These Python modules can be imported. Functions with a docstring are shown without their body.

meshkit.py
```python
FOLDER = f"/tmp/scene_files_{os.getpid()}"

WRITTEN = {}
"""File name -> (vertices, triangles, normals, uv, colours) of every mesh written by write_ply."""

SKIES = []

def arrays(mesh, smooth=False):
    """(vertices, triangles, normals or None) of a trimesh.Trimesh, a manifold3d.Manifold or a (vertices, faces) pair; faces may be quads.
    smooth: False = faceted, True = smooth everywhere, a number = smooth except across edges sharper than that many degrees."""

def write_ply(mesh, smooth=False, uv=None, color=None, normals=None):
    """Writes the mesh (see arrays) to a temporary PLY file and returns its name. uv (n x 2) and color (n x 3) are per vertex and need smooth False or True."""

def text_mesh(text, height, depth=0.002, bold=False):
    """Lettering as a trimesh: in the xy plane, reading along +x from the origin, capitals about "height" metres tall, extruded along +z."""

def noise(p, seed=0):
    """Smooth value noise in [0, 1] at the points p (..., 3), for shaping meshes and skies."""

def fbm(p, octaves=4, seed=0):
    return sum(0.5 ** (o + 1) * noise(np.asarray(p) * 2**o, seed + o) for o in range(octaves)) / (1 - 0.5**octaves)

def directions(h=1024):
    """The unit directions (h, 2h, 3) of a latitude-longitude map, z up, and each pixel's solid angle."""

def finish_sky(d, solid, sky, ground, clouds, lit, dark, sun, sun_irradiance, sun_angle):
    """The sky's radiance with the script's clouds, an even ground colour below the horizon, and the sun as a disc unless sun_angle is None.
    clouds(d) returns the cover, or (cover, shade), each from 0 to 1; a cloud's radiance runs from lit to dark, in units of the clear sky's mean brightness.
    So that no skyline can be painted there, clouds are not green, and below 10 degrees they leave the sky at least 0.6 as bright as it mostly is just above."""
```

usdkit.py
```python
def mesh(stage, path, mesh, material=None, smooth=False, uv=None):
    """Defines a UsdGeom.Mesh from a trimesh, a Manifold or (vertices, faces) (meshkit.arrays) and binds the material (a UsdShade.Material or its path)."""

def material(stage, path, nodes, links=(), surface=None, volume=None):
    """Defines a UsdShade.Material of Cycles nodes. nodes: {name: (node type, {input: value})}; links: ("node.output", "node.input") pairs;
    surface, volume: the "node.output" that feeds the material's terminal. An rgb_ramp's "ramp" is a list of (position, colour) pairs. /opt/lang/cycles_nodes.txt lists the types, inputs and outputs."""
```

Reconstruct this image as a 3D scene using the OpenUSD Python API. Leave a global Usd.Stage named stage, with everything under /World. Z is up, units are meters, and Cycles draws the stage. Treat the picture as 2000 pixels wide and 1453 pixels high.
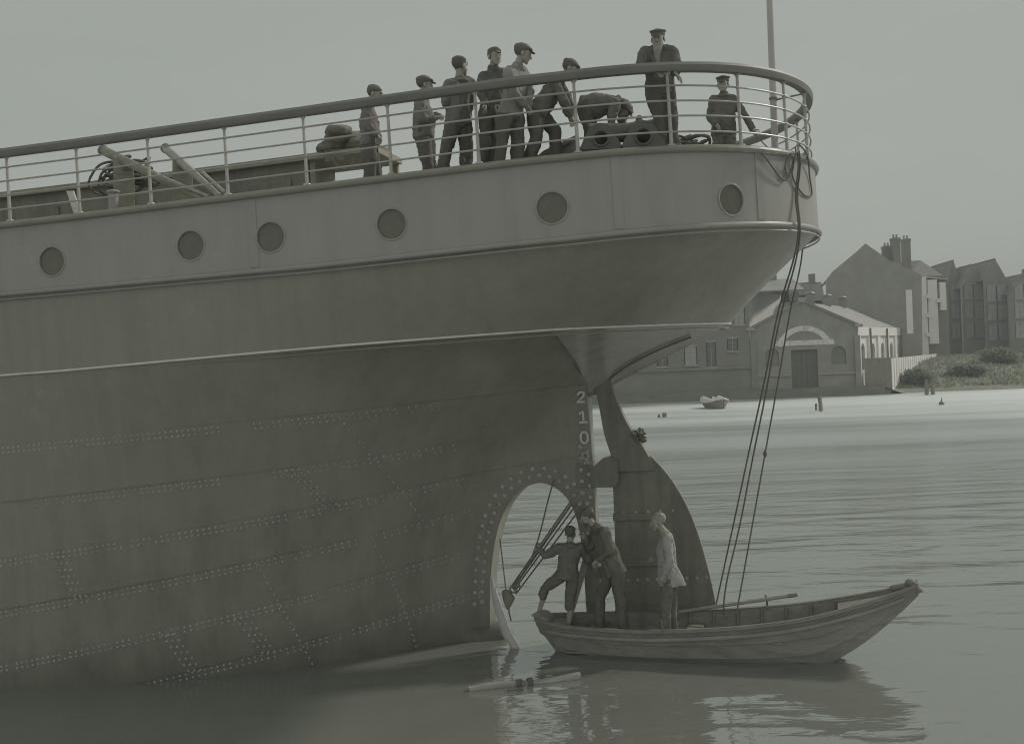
import math, random
import numpy as np
import trimesh
import manifold3d as m3
from manifold3d import Manifold, CrossSection
import usdkit, meshkit
from pxr import Usd, UsdGeom, UsdLux, UsdShade, Gf, Sdf, Vt

random.seed(7)
RNG = np.random.default_rng(7)
PI = math.pi
stage = Usd.Stage.CreateInMemory()
UsdGeom.SetStageUpAxis(stage, UsdGeom.Tokens.z)
UsdGeom.SetStageMetersPerUnit(stage, 1.0)
world = UsdGeom.Xform.Define(stage, '/World')
stage.SetDefaultPrim(world.GetPrim())
UsdGeom.Scope.Define(stage, '/World/Looks')

# ------------------------------------------------------------------ camera, sky, sun, exposure
FOC, CAMH, V0, ROLL = 2200.0, 4.7, -30.0, math.radians(2.1)      # focal length in photograph pixels, lens height above the water, lens shift, roll of the camera
EXPOSURE = 0.0
SKY_STRENGTH = 0.08
CLOUD = 5.35                                                        # brightness of the even high cloud, in the sky's units
SUN_INTENSITY = 0.5
SUN_AZ, SUN_EL = math.radians(28), math.radians(35)               # azimuth counted from +x towards +y
cam = UsdGeom.Camera.Define(stage, '/World/camera')
cam.AddTranslateOp().Set(Gf.Vec3d(0, 0, CAMH))
cam.AddRotateXOp().Set(90.0)
cam.AddRotateZOp().Set(-math.degrees(ROLL))
cam.CreateHorizontalApertureAttr(36.0)
cam.CreateVerticalApertureAttr(36.0 * 743 / 1024)
cam.CreateFocalLengthAttr(36.0 * FOC / 2000)
cam.CreateVerticalApertureOffsetAttr(36.0 * V0 / 2000)
cam.CreateClippingRangeAttr(Gf.Vec2f(0.1, 8000))
cam.CreateExposureAttr(EXPOSURE)
sun_dir = np.array([math.cos(SUN_AZ) * math.cos(SUN_EL), math.sin(SUN_AZ) * math.cos(SUN_EL), math.sin(SUN_EL)])
dome = UsdLux.DomeLight.Define(stage, '/World/sky')
dome.GetPrim().SetCustomDataByKey('kind', 'structure')
sky_mat = usdkit.material(stage, '/World/Looks/sky_material', {
    'co': ('texture_coordinate', {}),
    'mp': ('mapping', {'scale': (1.0, 1.0, 3.5)}),
    'nz': ('noise_texture', {'scale': 1.15, 'detail': 6.0, 'roughness': 0.55}),
    'cl': ('rgb_ramp', {'ramp': [(0.28, (0.80, 0.85, 0.775)), (0.72, (0.95, 1.0, 0.905))]}),
    'sc': ('vector_math', {'math_type': 'scale', 'scale': CLOUD}),
    'sky': ('sky_texture', {'sky_type': 'single_scattering', 'sun_disc': False, 'sun_elevation': SUN_EL, 'sun_rotation': math.atan2(sun_dir[0], sun_dir[1]), 'air_density': 1.0, 'aerosol_density': 2.0, 'ozone_density': 1.0}),
    'mx': ('mix', {'fac': 0.95}),
    'bg': ('background_shader', {'strength': SKY_STRENGTH})},
    [('co.generated', 'mp.vector'), ('mp.vector', 'nz.vector'), ('nz.fac', 'cl.fac'), ('sky.color', 'mx.color1'), ('cl.color', 'sc.vector1'), ('sc.vector', 'mx.color2'), ('mx.color', 'bg.color')], surface='bg.background')
UsdShade.MaterialBindingAPI.Apply(dome.GetPrim()).Bind(sky_mat)
sun = UsdLux.DistantLight.Define(stage, '/World/sun')
sun.CreateNormalizeAttr(True)
sun.CreateIntensityAttr(SUN_INTENSITY)
sun.CreateAngleAttr(5.0)                                          # veiled sun: high thin cloud, soft shadows
sun.CreateColorAttr(Gf.Vec3f(1.0, 0.96, 0.87))
q = Gf.Rotation(Gf.Vec3d(0, 0, 1), Gf.Vec3d(*map(float, sun_dir))).GetQuat()
sun.AddOrientOp().Set(Gf.Quatf(q))

# ------------------------------------------------------------------ helpers
def at(u, v, Y):
    """The point at depth Y that the photograph (2000 x 1453) shows at u, v: used to measure the place."""
    c, s = math.cos(ROLL), math.sin(ROLL)
    du, dv = u - 1000.0, v - 726.5
    return np.array([(du * c - dv * s) * Y / FOC, Y, CAMH - (dv * c + du * s - V0) * Y / FOC])
COUNT = {}
def numbered(parent, name):
    k = COUNT[(parent, name)] = COUNT.get((parent, name), -1) + 1
    return name if k == 0 else f'{name}_{k:03d}'
def tag(prim, label=None, cat=None, group=None, kind=None):
    for k, v in (('label', label), ('category', cat), ('group', group), ('kind', kind)):
        if v:
            prim.SetCustomDataByKey(k, v)
    return prim
def tm(m):
    if isinstance(m, Manifold):
        a = m.to_mesh()
        return trimesh.Trimesh(np.array(a.vert_properties[:, :3]), np.array(a.tri_verts), process=False)
    if isinstance(m, (list, tuple)):
        return trimesh.util.concatenate([tm(x) for x in m])
    return m
class Thing:
    """An Xform at the thing's base; part() takes meshes in world coordinates, or in the thing's own when local is set."""
    def __init__(self, name, label, cat, base=(0, 0, 0), rz=0.0, ry=0.0, group=None, local=False, kind=None):
        self.path = '/World/' + numbered('/World', name)
        self.base, self.local = np.array(base, float), local
        x = UsdGeom.Xform.Define(stage, self.path)
        x.AddTranslateOp().Set(Gf.Vec3d(*map(float, base)))
        if rz or ry:
            x.AddRotateZOp().Set(math.degrees(rz)); x.AddRotateYOp().Set(math.degrees(ry))
        self.prim = tag(x.GetPrim(), label, cat, group, kind)
    def part(self, name, mesh, mat, parent=None, smooth=30, label=None, kind=None):
        mesh = tm(mesh).copy()
        if not self.local:
            mesh.apply_translation(-self.base)
        par = parent or self.path
        p = par + '/' + numbered(par, name)
        usdkit.mesh(stage, p, mesh, mat, smooth=smooth)
        tag(stage.GetPrimAtPath(p), label, None, None, kind)
        return p
def solo(name, mesh, mat, label=None, cat=None, group=None, kind=None, smooth=30, base=None):
    mesh = tm(mesh).copy()
    p = '/World/' + numbered('/World', name)
    b = np.zeros(3) if base is None else np.array(base, float)
    mesh.apply_translation(-b)
    m = usdkit.mesh(stage, p, mesh, mat, smooth=smooth)
    if base is not None:
        m.AddTranslateOp().Set(Gf.Vec3d(*map(float, b)))
    return tag(m.GetPrim(), label, cat, group, kind)
def ball(c, r, n=16):
    return Manifold.sphere(r, n).translate(list(map(float, c)))
def ell(c, r, n=24):
    return Manifold.sphere(1.0, n).scale(list(map(float, r))).translate(list(map(float, c)))
def bone(a, b, ra, rb, n=16):
    return Manifold.batch_hull([ball(a, ra, n), ball(b, rb, n)])
def hull(*pr, n=14):
    return Manifold.batch_hull([ball(c, r, n) for c, r in pr])
def union(ms):
    return Manifold.batch_boolean(list(ms), m3.OpType.Add)
def box(c, size, rz=0.0):
    b = trimesh.creation.box(size)
    if rz:
        b.apply_transform(trimesh.transformations.rotation_matrix(rz, (0, 0, 1)))
    b.apply_translation(c)
    return b
def rbox(c, size, r=0.02, rz=0.0):
    """A box with rounded edges."""
    h = np.array(size) / 2 - r
    m = Manifold.batch_hull([Manifold.sphere(r, 8).translate([float(x * h[0]), float(y * h[1]), float(z * h[2])]) for x in (-1, 1) for y in (-1, 1) for z in (-1, 1)])
    return tm(m.rotate([0, 0, math.degrees(rz)]).translate(list(map(float, c))))
def frames(P, closed=False):
    P = np.asarray(P, float)
    T = np.gradient(P, axis=0) if not closed else np.roll(P, -1, 0) - np.roll(P, 1, 0)
    T /= np.maximum(np.linalg.norm(T, axis=1, keepdims=True), 1e-9)
    return T
def tube(P, r, n=8, closed=False, caps=True):
    """A round bar along the points P; r a radius or one per point."""
    P = np.asarray(P, float); T = frames(P, closed); N = len(P)
    r = np.broadcast_to(np.asarray(r, float), (N,))
    ref = np.array([0, 0, 1.0]) if abs(T[0][2]) < 0.9 else np.array([1.0, 0, 0])
    x = np.cross(ref, T[0]); x /= np.linalg.norm(x)
    rings, ang = [], np.arange(n) / n * 2 * PI
    for i in range(N):
        x = x - T[i] * (x @ T[i]); x /= np.linalg.norm(x); y = np.cross(T[i], x)
        rings.append(P[i] + r[i] * (np.cos(ang)[:, None] * x + np.sin(ang)[:, None] * y))
    return loft(rings, closed, caps)
def loft(rings, closed=False, caps=True):
    N, n = len(rings), len(rings[0])
    V = np.concatenate(rings); F = []
    for i in range(N if closed else N - 1):
        a, b = i * n, ((i + 1) % N) * n
        for k in range(n):
            l = (k + 1) % n
            F += [(a + k, a + l, b + l), (a + k, b + l, b + k)]
    if caps and not closed:
        for base, flip in ((0, True), ((N - 1) * n, False)):
            c = len(V); V = np.vstack([V, V[base:base + n].mean(0)])
            for k in range(n):
                l = (k + 1) % n
                F.append((c, base + l, base + k) if flip else (c, base + k, base + l))
    m = trimesh.Trimesh(V, np.array(F), process=False)
    if caps and m.volume < 0:
        m.invert()
    return m
def curve(P, n=40):
    """A smooth curve through the points P."""
    from scipy.interpolate import PchipInterpolator, CubicSpline
    P = np.asarray(P, float); d = np.r_[0, np.cumsum(np.linalg.norm(np.diff(P, axis=0), axis=1))]
    return np.array(CubicSpline(d, P)(np.linspace(0, d[-1], n))) if len(P) > 2 else np.linspace(P[0], P[-1], n)
def grid(P, flip=False):
    """A sheet through an (m, n, 3) array of points."""
    m, n = P.shape[:2]; i = np.arange(m * n).reshape(m, n)
    a, b, c, d = i[:-1, :-1].ravel(), i[:-1, 1:].ravel(), i[1:, 1:].ravel(), i[1:, :-1].ravel()
    F = np.vstack([np.c_[a, b, c], np.c_[a, c, d]])
    return trimesh.Trimesh(P.reshape(-1, 3), F[:, ::-1] if flip else F, process=False)
def prism(poly, h):
    """A polygon in x, y extruded by h along z (Manifold)."""
    return Manifold.extrude(CrossSection([np.asarray(poly, float)], m3.FillRule.NonZero), h)
def placed(m, X, Y, Z, O):
    """The mesh with its axes laid along X, Y, Z from O."""
    m = tm(m).copy(); M = np.eye(4); M[:3, 0], M[:3, 1], M[:3, 2], M[:3, 3] = X, Y, Z, O
    m.apply_transform(M)
    if np.linalg.det(M[:3, :3]) < 0:
        m.invert()
    return m

# ------------------------------------------------------------------ materials
MATS = {}
def mat(name, col, rough=0.6, var=0.25, scale=3.0, bump=0.0, bscale=40.0, spec=0.6, stretch=(1, 1, 1), metal=0.0, col2=None, detail=5.0, rv=0.12, streak=0.0, waterline_darken=False):
    """A painted, weathered, wooden or woven surface: colour varied by two noises, with fine relief."""
    if name in MATS:
        return MATS[name]
    c = np.array(col, float); d = np.array(col2, float) if col2 is not None else c * (1 - var)
    nodes = {'co': ('texture_coordinate', {}), 'mp': ('mapping', {'scale': stretch}),
             'n1': ('noise_texture', {'scale': scale, 'detail': detail, 'roughness': 0.62}),
             'rp': ('rgb_ramp', {'ramp': [(0.25, tuple(d)), (0.75, tuple(np.minimum(c * (1 + 0.25 * var), 1)))]}),
             'rr': ('map_range', {'from_min': 0.3, 'from_max': 0.7, 'to_min': max(rough - rv, 0.03), 'to_max': min(rough + rv, 1)}),
             'p': ('principled_bsdf', {'specular_ior_level': spec, 'metallic': metal})}
    links = [('co.object', 'mp.vector'), ('mp.vector', 'n1.vector'), ('n1.fac', 'rp.fac'), ('rp.color', 'p.base_color'), ('n1.fac', 'rr.value'), ('rr.result', 'p.roughness')]
    if streak:                                                        # rain and rust runs down the plating, and scraped patches
        nodes['ms'] = ('mapping', {'scale': (2.2, 2.2, 0.16)}); nodes['ns'] = ('noise_texture', {'scale': 1.6, 'detail': 7.0, 'roughness': 0.7}); nodes['rs'] = ('rgb_ramp', {'ramp': [(0.34, (1 - streak,) * 3), (0.56, (1.0,) * 3), (0.78, (1 + streak * 0.0,) * 3)]})
        nodes['np'] = ('noise_texture', {'scale': 1.1, 'detail': 9.0, 'roughness': 0.78}); nodes['rq'] = ('rgb_ramp', {'ramp': [(0.60, (0.0,) * 3), (0.70, (1.0,) * 3)]}); nodes['mq'] = ('mix', {'mix_type': 'mix', 'color2': tuple(np.minimum(c * 1.35, 1))}); nodes['m2'] = ('mix', {'mix_type': 'multiply', 'fac': 1.0}); nodes['fq'] = ('math', {'math_type': 'multiply', 'value2': 0.55})
        links.remove(('rp.color', 'p.base_color'))
        links += [('co.object', 'ms.vector'), ('ms.vector', 'ns.vector'), ('ns.fac', 'rs.fac'), ('co.object', 'np.vector'), ('np.fac', 'rq.fac'), ('rq.color', 'fq.value1'), ('fq.value', 'mq.fac'), ('rp.color', 'm2.color1'), ('rs.color', 'm2.color2'), ('m2.color', 'mq.color1'), ('mq.color', 'p.base_color')]
    if waterline_darken:                                                          # darkening painted to merge the hull with dark water at the waterline (object z is the height above it)
        nodes['sx'] = ('separate_xyz', {}); nodes['nw'] = ('noise_texture', {'scale': 1.7, 'detail': 7.0, 'roughness': 0.7}); nodes['aw'] = ('math', {'math_type': 'multiply_add', 'value2': -1.1}); nodes['rw'] = ('map_range', {'from_min': -0.55, 'from_max': 0.45, 'to_min': 0.5, 'to_max': 1.0, 'clamp': True}); nodes['mw'] = ('mix', {'mix_type': 'multiply', 'fac': 1.0})
        links.remove(('mq.color', 'p.base_color')); links += [('co.object', 'sx.vector'), ('co.object', 'nw.vector'), ('nw.fac', 'aw.value1'), ('sx.z', 'aw.value3'), ('aw.value', 'rw.value'), ('mq.color', 'mw.color1'), ('rw.result', 'mw.color2'), ('mw.color', 'p.base_color')]
    if bump:
        nodes['n2'] = ('noise_texture', {'scale': bscale, 'detail': 3.0})
        nodes['b'] = ('bump', {'strength': 0.6, 'distance': bump})
        links += [('mp.vector', 'n2.vector'), ('n2.fac', 'b.height'), ('b.normal', 'p.normal')]
    MATS[name] = usdkit.material(stage, '/World/Looks/' + name, nodes, links, surface='p.BSDF')
    return MATS[name]
G = lambda v, b=0.8: (v * 1.03, v * 0.99, v * (b * 0.9 + 0.1))
M_HULL = mat('black_hull_paint', G(0.25, 0.79), 0.26, 0.14, 0.7, 0.006, 7.0, detail=8, rv=0.12, streak=0.13, spec=0.9)
M_HULL_LOW = mat('rusty_hull_paint', G(0.265, 0.79), 0.48, 0.2, 1.3, 0.012, 12.0, detail=9, rv=0.2, streak=0.17, waterline_darken=True)
M_BULWARK = mat('grey_bulwark_paint', G(0.345, 0.91), 0.40, 0.14, 0.8, 0.003, 6.0, detail=8, rv=0.15, streak=0.10)
M_LIGHT = mat('pale_trim_paint', G(0.74, 0.93), 0.4, 0.2, 5.0)
M_NUM = mat('white_number_paint', G(0.72, 0.92), 0.55, 0.35, 9.0)
M_RAILWOOD = mat('dark_handrail_wood', G(0.2, 0.9), 0.5, 0.3, 2.0, 0.002, 60.0, stretch=(1, 1, 4))
M_RAIL = mat('grey_rail_paint', G(0.42, 0.9), 0.4, 0.2, 6.0)
M_POST = mat('pale_stanchion_paint', G(0.48, 0.9), 0.45, 0.3, 5.0)
M_DECK = mat('deck_planks', G(0.3), 0.8, 0.3, 4.0, stretch=(0.3, 4, 1))
M_GLASS = mat('dark_port_glass', G(0.15, 0.75), 0.12, 0.2, 8.0)
M_IRON = mat('dark_iron', G(0.23, 0.78), 0.55, 0.35, 3.0, 0.006, 22.0, detail=9, streak=0.3)
M_RIVET = mat('worn_rivet_iron', G(0.47, 0.98), 0.4, 0.45, 3.0)
M_ROPE = mat('tarred_rope', G(0.19, 0.88), 0.9, 0.3, 30.0, 0.004, 120.0, spec=0.2)
M_POLE = mat('grey_pole_paint', G(0.5, 0.95), 0.5, 0.25, 3.0, stretch=(3, 3, 0.4))
M_PALEWOOD = mat('weathered_pale_wood', G(0.42, 0.9), 0.75, 0.35, 4.0, 0.004, 30.0, stretch=(0.6, 4, 4))
M_DARKWOOD = mat('dark_timber', G(0.3, 0.76), 0.75, 0.35, 4.0, 0.004, 30.0, stretch=(0.6, 4, 4))
M_BOAT = mat('tarred_boat_planks', G(0.29, 0.88), 0.55, 0.4, 2.5, 0.005, 25.0, stretch=(0.5, 4, 4), detail=7)
M_BOATIN = mat('worn_boat_wood', G(0.26, 0.85), 0.75, 0.35, 3.0, 0.004, 25.0, stretch=(0.5, 4, 4))
M_CANVAS = mat('dark_tarpaulin', G(0.2, 0.78), 0.85, 0.35, 6.0, 0.01, 25.0)
M_DARKIRON = mat('black_winch_iron', G(0.16, 0.85), 0.5, 0.35, 5.0, 0.004, 25.0)
M_TUCK = mat('glossy_tuck_paint_baked_light', G(0.36, 0.88), 0.25, 0.2, 0.9, 0.004, 8.0, detail=8, rv=0.1, streak=0.2, spec=0.9)  # light thrown up by the water is put into this lighter base colour
M_BLADE = mat('pale_bronze_blade', G(0.55, 0.98), 0.42, 0.25, 3.0)

# ------------------------------------------------------------------ water, ground, haze
def water_material():
    """Turbid harbour water: a murky body under a mirror of ripples; wind patches roughen it here and there."""
    n = {'co': ('geometry', {}), 'm1': ('mapping', {'scale': (0.30, 1.0, 1.0)}), 'm2': ('mapping', {'scale': (0.42, 1.3, 1.0), 'rotation': (0, 0, 0.12)}), 'm3': ('mapping', {'scale': (0.012, 0.085, 1.0)}), 'm4': ('mapping', {'scale': (0.5, 1.0, 1.0), 'rotation': (0, 0, -0.35)}),
         'n1': ('noise_texture', {'scale': 0.62, 'detail': 1.5, 'roughness': 0.4, 'distortion': 0.7}),
         'n2': ('noise_texture', {'scale': 2.6, 'detail': 3.0, 'roughness': 0.5, 'distortion': 0.4}),
         'n4': ('noise_texture', {'scale': 1.3, 'detail': 2.0, 'roughness': 0.5, 'distortion': 0.5}),
         'n3': ('noise_texture', {'scale': 1.0, 'detail': 3.0, 'roughness': 0.6}),
         'w': ('map_range', {'from_min': 0.38, 'from_max': 0.66, 'to_min': 0.5, 'to_max': 1.0}),
         'h1': ('math', {'math_type': 'multiply', 'value2': 0.09}), 'h2': ('math', {'math_type': 'multiply', 'value2': 0.02}), 'h4': ('math', {'math_type': 'multiply_add', 'value2': 0.03}),
         'h2m': ('math', {'math_type': 'multiply'}), 'h': ('math', {'math_type': 'add'}),
         'b': ('bump', {'strength': 1.0, 'distance': 1.0}),
         'd': ('diffuse_bsdf', {'color': (0.20, 0.205, 0.18)}), 'g': ('glossy_bsdf', {'color': (0.95, 1.0, 1.0)}),
         'xy': ('separate_xyz', {}), 'ry': ('map_range', {'from_min': 17.5, 'from_max': 30.0, 'to_min': 0.05, 'to_max': 0.175}), 'rw': ('math', {'math_type': 'multiply'}), 'ra': ('math', {'math_type': 'add', 'value2': 0.03}),
         'f': ('fresnel', {'IOR': 2.9}), 'x': ('mix_closure', {})}
    l = [('co.position', 'm1.vector'), ('co.position', 'm2.vector'), ('co.position', 'm3.vector'), ('co.position', 'm4.vector'), ('m1.vector', 'n1.vector'), ('m2.vector', 'n2.vector'), ('m3.vector', 'n3.vector'), ('m4.vector', 'n4.vector'), ('n3.fac', 'w.value'),
         ('n1.fac', 'h1.value1'), ('n2.fac', 'h2.value1'), ('h2.value', 'h2m.value1'), ('w.result', 'h2m.value2'), ('n4.fac', 'h4.value1'), ('h1.value', 'h4.value3'), ('h4.value', 'h.value1'), ('h2m.value', 'h.value2'), ('h.value', 'b.height'), ('b.normal', 'g.normal'),
         ('co.position', 'xy.vector'), ('xy.y', 'ry.value'), ('ry.result', 'rw.value1'), ('w.result', 'rw.value2'), ('rw.value', 'ra.value1'), ('ra.value', 'g.roughness'), ('f.fac', 'x.fac'), ('d.BSDF', 'x.closure1'), ('g.BSDF', 'x.closure2')]
    return usdkit.material(stage, '/World/Looks/harbour_water', n, l, surface='x.closure')
M_WATER = water_material()
R = 2500.0
solo('water', trimesh.Trimesh([(-R, -300, 0), (R, -300, 0), (R, 180, 0), (-R, 180, 0)], [(0, 1, 2), (0, 2, 3)], process=False), M_WATER, 'calm grey harbour water with light ripples around the ship and boat', kind='structure', smooth=False)
def ground_z(x, y):
    x, y = np.asarray(x, float), np.asarray(y, float)
    bank = np.clip((y - (104 + 0.05 * np.maximum(x - 34, 0))) / 22.0, -0.3, 1.0)
    zb = np.where(bank < 0, bank * 4, 2.75 * (bank * (2 - np.abs(bank)))) + 0.35 * (meshkit.fbm(np.stack([x * 0.35, y * 0.35, 0 * x], -1), 3, 3) - 0.5)
    flat = 0.75 + 0 * x
    k = np.clip((x - 34.0) / 2.0, 0, 1)
    far = np.clip((y - 150) / 600.0, 0, 1)
    return flat * (1 - k) + zb * k + 0.8 * far
xs = np.unique(np.concatenate([np.linspace(-R, -60, 14), np.linspace(-60, 30, 12), np.linspace(30, 100, 90), np.linspace(100, R, 16)]))
ys = np.unique(np.concatenate([[103.4], np.linspace(103.4, 135, 60), np.linspace(135, 300, 14), np.linspace(300, 3000, 9)]))
gx, gy = np.meshgrid(xs, ys, indexing='ij')
M_GROUND = mat('dark_grass_and_earth', (0.26, 0.27, 0.21), 0.9, 0.5, 0.9, 0.06, 6.0, col2=(0.17, 0.17, 0.135), detail=9)
solo('ground', grid(np.stack([gx, gy, ground_z(gx, gy)], -1)), M_GROUND, 'grassy earth of the far shore', kind='structure')
M_QUAY = mat('quay_masonry', G(0.24, 0.85), 0.85, 0.35, 0.6, 0.03, 5.0, stretch=(1, 1, 3))
qw = solo('quay_wall', box((-83.0, 103.2, -0.2), (234.0, 0.5, 2.1)), M_QUAY, 'low dark quay wall along the far shore below the brick buildings', 'quay wall')

# ------------------------------------------------------------------ buildings of the far shore
M_BRICK = mat('dark_brick', G(0.34, 0.85), 0.85, 0.3, 0.6, 0.02, 8.0, detail=8)
M_BRICK2 = mat('brown_brick', G(0.26, 0.85), 0.85, 0.3, 0.5, 0.02, 8.0, detail=8)
M_BRICK3 = mat('greyish_brick', G(0.27, 0.9), 0.85, 0.3, 0.7, 0.02, 8.0, detail=8)
M_STONE = mat('pale_stone', G(0.42, 0.93), 0.8, 0.3, 2.0)
M_WHITE = mat('whitewashed_wall', G(0.86, 0.96), 0.8, 0.1, 0.8)
M_SLATE = mat('pale_slate', G(0.34, 0.96), 0.55, 0.25, 1.2, stretch=(1, 1, 2))
M_DSLATE = mat('dark_slate', G(0.15, 0.9), 0.6, 0.3, 1.2)
M_DOOR = mat('dark_door_planks', G(0.16, 0.8), 0.75, 0.3, 3.0)
M_PANE = mat('dark_window_pane', G(0.14, 0.9), 0.15, 0.2, 2.0)
M_PALEPANE = mat('curtained_window', G(0.42, 0.96), 0.4, 0.2, 2.0)
M_SIGN = mat('weathered_sign_band', G(0.8, 0.95), 0.8, 0.5, 2.6, col2=G(0.5, 0.9), detail=6)
X3, Y3, Z3 = np.eye(3)
def wall_xz(poly, y, th, holes=()):
    """A wall in the x, z plane at depth y (its front face), th thick going back, with openings."""
    m = prism([(x, z) for x, z in poly], th)
    for hpoly in holes:
        m -= prism(hpoly, th + 0.4).translate([0, 0, -0.2])
    return placed(m, X3, Z3, -Y3, (0, y + th, 0))
def rect(x0, z0, x1, z1):
    return [(x0, z0), (x1, z0), (x1, z1), (x0, z1)]
def slab(p0, p1, d, th):
    """A roof plane: edge p0-p1 (eave to ridge) swept along d, th thick."""
    p0, p1, d = map(lambda a: np.array(a, float), (p0, p1, d))
    n = np.cross(p1 - p0, d); n /= np.linalg.norm(n)
    if n[2] < 0:
        n = -n
    P = np.array([p0, p1, p1 + d, p0 + d]); V = np.vstack([P, P - n * th])
    return trimesh.convex.convex_hull(V)
def arch(xc, z0, w, h, n=8):
    a = np.linspace(0, PI, n)
    return [(xc - w / 2, z0), (xc + w / 2, z0)] + [(xc + w / 2 * math.cos(t), z0 + h + w / 2 * math.sin(t)) for t in a]

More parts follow.
